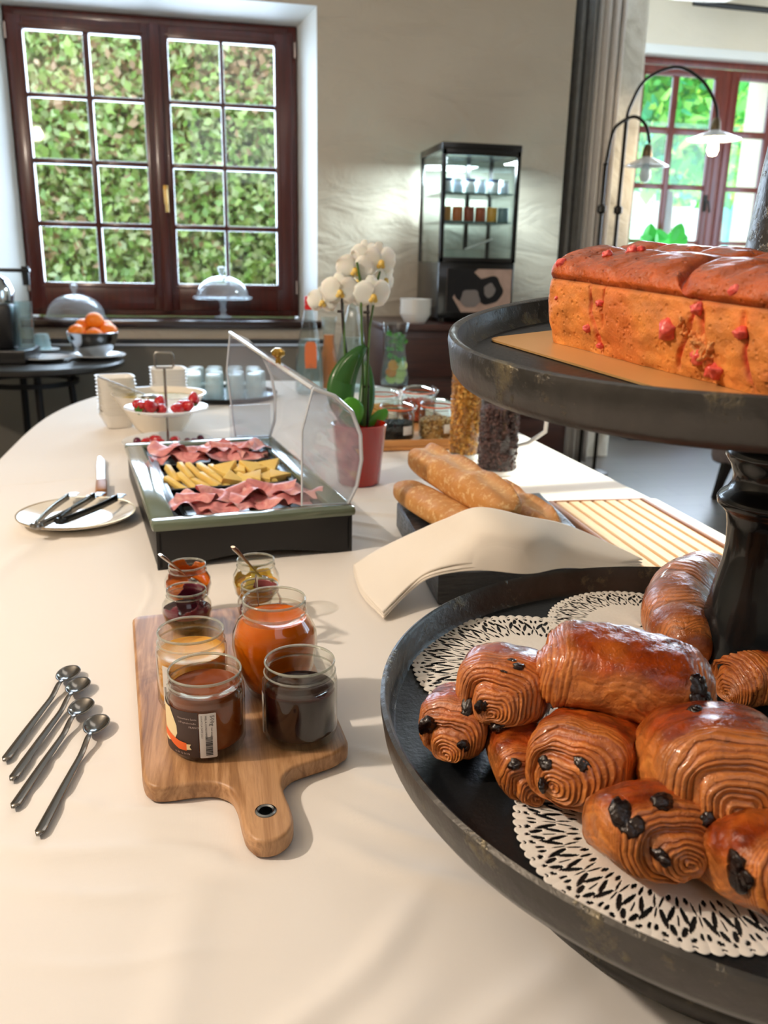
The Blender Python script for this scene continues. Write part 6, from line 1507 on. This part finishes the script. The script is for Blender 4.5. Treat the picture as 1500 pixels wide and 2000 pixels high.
# labels on the honey jar, wrapped on the glass
def wrap(polys, R, j, nm, mat, off):
    """polys: list of polygons in (arc length, height); cut fine so that they follow the glass"""
    b = bmesh.new()
    for p in polys:
        f = b.faces.new([b.verts.new((x, 0, z)) for x, z in p])
    xs_ = [v.co.x for v in b.verts]; x = min(xs_) + .0015
    while x < max(xs_):
        bmesh.ops.bisect_plane(b, geom=b.verts[:] + b.edges[:] + b.faces[:], plane_co=(x, 0, 0), plane_no=(1, 0, 0)); x += .0015
    for v in b.verts:
        a = v.co.x / R - PI / 2; v.co = Vector(((R + off) * math.cos(a), (R + off) * math.sin(a), v.co.z))
    me = bpy.data.meshes.new(nm); b.to_mesh(me); b.free(); return mesh_obj(nm, me, mat, j, smooth=False)
def text_polys(txt, size, x, z, rot=0):
    cu_ = bpy.data.curves.new('t', 'FONT'); cu_.body = txt; cu_.size = size; cu_.resolution_u = 1; ob = bpy.data.objects.new('t', cu_); col.objects.link(ob)
    dg = bpy.context.evaluated_depsgraph_get(); me = bpy.data.meshes.new_from_object(ob.evaluated_get(dg)); c, s_ = math.cos(rot), math.sin(rot)
    out = [[(x + c * me.vertices[i].co.x - s_ * me.vertices[i].co.y, z + s_ * me.vertices[i].co.x + c * me.vertices[i].co.y) for i in p.vertices] for p in me.polygons]
    bpy.data.objects.remove(ob); bpy.data.curves.remove(cu_); bpy.data.meshes.remove(me); return out
R1 = .0377; x_ = -.042
lb_ = wrap([[(-.062, .006), (-.0075, .006), (-.0075, .0535), (-.062, .0535)]], R1, J1, 'label', pm('label_brown', '#41302b', .5), .0004)
cream = pm('label_cream', '#efd9a8', .5); orange = pm('label_ribbon', '#ee6a2c', .5); white = pm('label_white', '#ddd8d2', .5); ink = pm('label_ink', '#3c3a38', .6); pale = pm('label_text', '#b9a69c', .6)
wrap([[(-.060, .014), (-.044, .0155), (-.034, .020), (-.030, .028), (-.0305, .036), (-.0345, .044), (-.0395, .0525), (-.060, .0525)]], R1, lb_, 'drawn_pot', cream, .0007)
wrap([[(-.060, .025), (-.048, .0265), (-.040, .0250), (-.028, .0215), (-.0195, .0205), (-.0195, .0125), (-.028, .0125), (-.036, .0155), (-.044, .0190), (-.060, .018)]], R1, lb_, 'ribbon', orange, .0010)
wrap([[(-.0195, .0195), (-.0150, .0198), (-.0165, .0170), (-.0145, .0142), (-.0195, .0135)]], R1, lb_, 'ribbon_end', cream, .0010)
tx = []
for k, (l, xx, sz_) in enumerate((('Ouverture lente', -.0285, .0030), ('à Peyrehorade', -.0270, .0030), ('FRANCE', -.0165, .0028))): tx += text_polys(l, sz_, xx, .0455 - k * .0042)
tx += text_polys('06 84 92 54 78', .0028, -.0335, .0082)
wrap(tx, R1, lb_, 'lettering', pale, .0011)
wh = wrap([[(-.0060, .0055), (.0085, .0055), (.0092, .0062), (.0092, .0518), (.0085, .0525), (-.0060, .0525), (-.0067, .0518), (-.0067, .0062)]], R1, J1, 'barcode_sticker', white, .0006)
bars = []; z = .0085; random.seed(5)
while z < .0275: w = random.choice((.0004, .0007, .0010)); bars.append([(-.0012, z), (.0052, z), (.0052, z + w), (-.0012, z + w)]); z += w + random.choice((.0004, .0006))
wrap(bars, R1, wh, 'barcode', ink, .0010)
wrap(text_polys('500g', .0058, .0035, .0505, -PI / 2) + text_polys('net weight', .0028, .0040, .0375, -PI / 2) + text_polys('MIEL A CONSOMMER', .0026, -.0012, .0505, -PI / 2) + text_polys('AVANT LA DATE 2021', .0024, -.0050, .0505, -PI / 2), R1, wh, 'lettering', ink, .0010)
wh2 = wrap([[(-.0335, .012), (-.0255, .012), (-.0255, .056), (-.0335, .056)]], .0372, J3, 'sticker', white, .0006)
wrap([[(-.031, .016 + k * .0012), (-.028, .016 + k * .0012), (-.028, .0167 + k * .0012), (-.031, .0167 + k * .0012)] for k in range(14)], .0372, wh2, 'barcode', ink, .0010)
wrap([[(-.0585, .008), (-.050, .008), (-.050, .052), (-.0585, .052)]], .0372, J2, 'label', white, .0005)
# spoons standing in the jam jars
M_bw = pm('bright_steel', '#a8a29a', .18, 1)
def jar_spoon(lab, j, tip, dip):
    sp = thing('jam_spoon', lab, 'spoon', (j.location.x + dip[0], j.location.y + dip[1], zj + dip[2])); a = Vector(sp.location); d = Vector(tip) - a
    MB().tube([(0, 0, 0), d * .35, d * .7, d * .93, d], [.0016, .0019, .0034, .0046, .003], 10, flat=.45).build('handle', M_bw, sp)
    MB().ball(-d.normalized() * .016, .0105, 3, (.8, .6, 1.5), rot=d.to_track_quat('Z', 'Y').to_matrix()).build('bowl', M_bw, sp)
jar_spoon('small steel spoon leaning left in the apricot jam jar', J6, P(313, 1083, zj + .098), (.004, -.012, .042))
jar_spoon('small steel spoon leaning left in the yellow jam jar', J7, P(455, 1068, zj + .118), (.006, -.016, .045))
jar_spoon('dark steel spoon standing in the nearly empty pinkish jar', J8, P(500, 1125, zj + .085), (-.002, -.01, .03))

# ------------------------------------------------------------------ four long spoons on the cloth
M_sp = pm('spoon_steel', '#8f8c88', .17, 1)
def long_spoon(lab, tip, bowl):
    a = P(*tip, T + .003); b = P(*bowl, T + .004); d = b - a; Lg = d.length
    sp = thing('long_spoon', lab, 'spoon', (a.x, a.y, T + .0022), math.atan2(d.y, d.x), 'long spoons laid on the cloth')
    n = 26; A = np.zeros((n, 11, 3)); Ls = Lg - .014
    for i in range(n):
        u = i / (n - 1); x = Ls * u; w = .0046 * (1 - .48 * u) * (min(1, (u + .002) * 26)) ** .5 ; z = .0012 + .006 * math.exp(-((u - .93) / .1) ** 2) + .0012 * math.sin(PI * u)
        for j in range(11): s_ = (j - 5) / 5; A[i, j] = (x, w * s_, z + .0009 * (1 - s_ * s_))
    h_ = mesh_obj('handle', grid_mesh('handle', A), M_sp, sp); solid(h_, .0016)
    nr_, nt_ = 14, 40; A = np.zeros((nr_, nt_, 3))
    for i in range(nr_):
        r = .001 + i / (nr_ - 1)
        for j in range(nt_):
            t = 2 * PI * j / nt_; x = .0195 * r * math.cos(t); y = .0128 * r * math.sin(t) * (1 + .12 * math.cos(t)); A[i, j] = (Lg + x, y, .0008 + .0062 * r * r)
    bw_ = mesh_obj('bowl', clean(grid_mesh('bowl', A, wrap_v=True)), M_sp, sp); solid(bw_, .0011)
    return sp
long_spoon('long steel spoon laid farthest left and farthest back on the cloth', (8, 1488), (133, 1322))
long_spoon('second long steel spoon from the back, its bowl catching the light', (22, 1526), (152, 1346))
long_spoon('third long steel spoon from the back on the cloth', (25, 1580), (158, 1388))
long_spoon('long steel spoon lying nearest the chopping board and the camera', (74, 1634), (188, 1422))
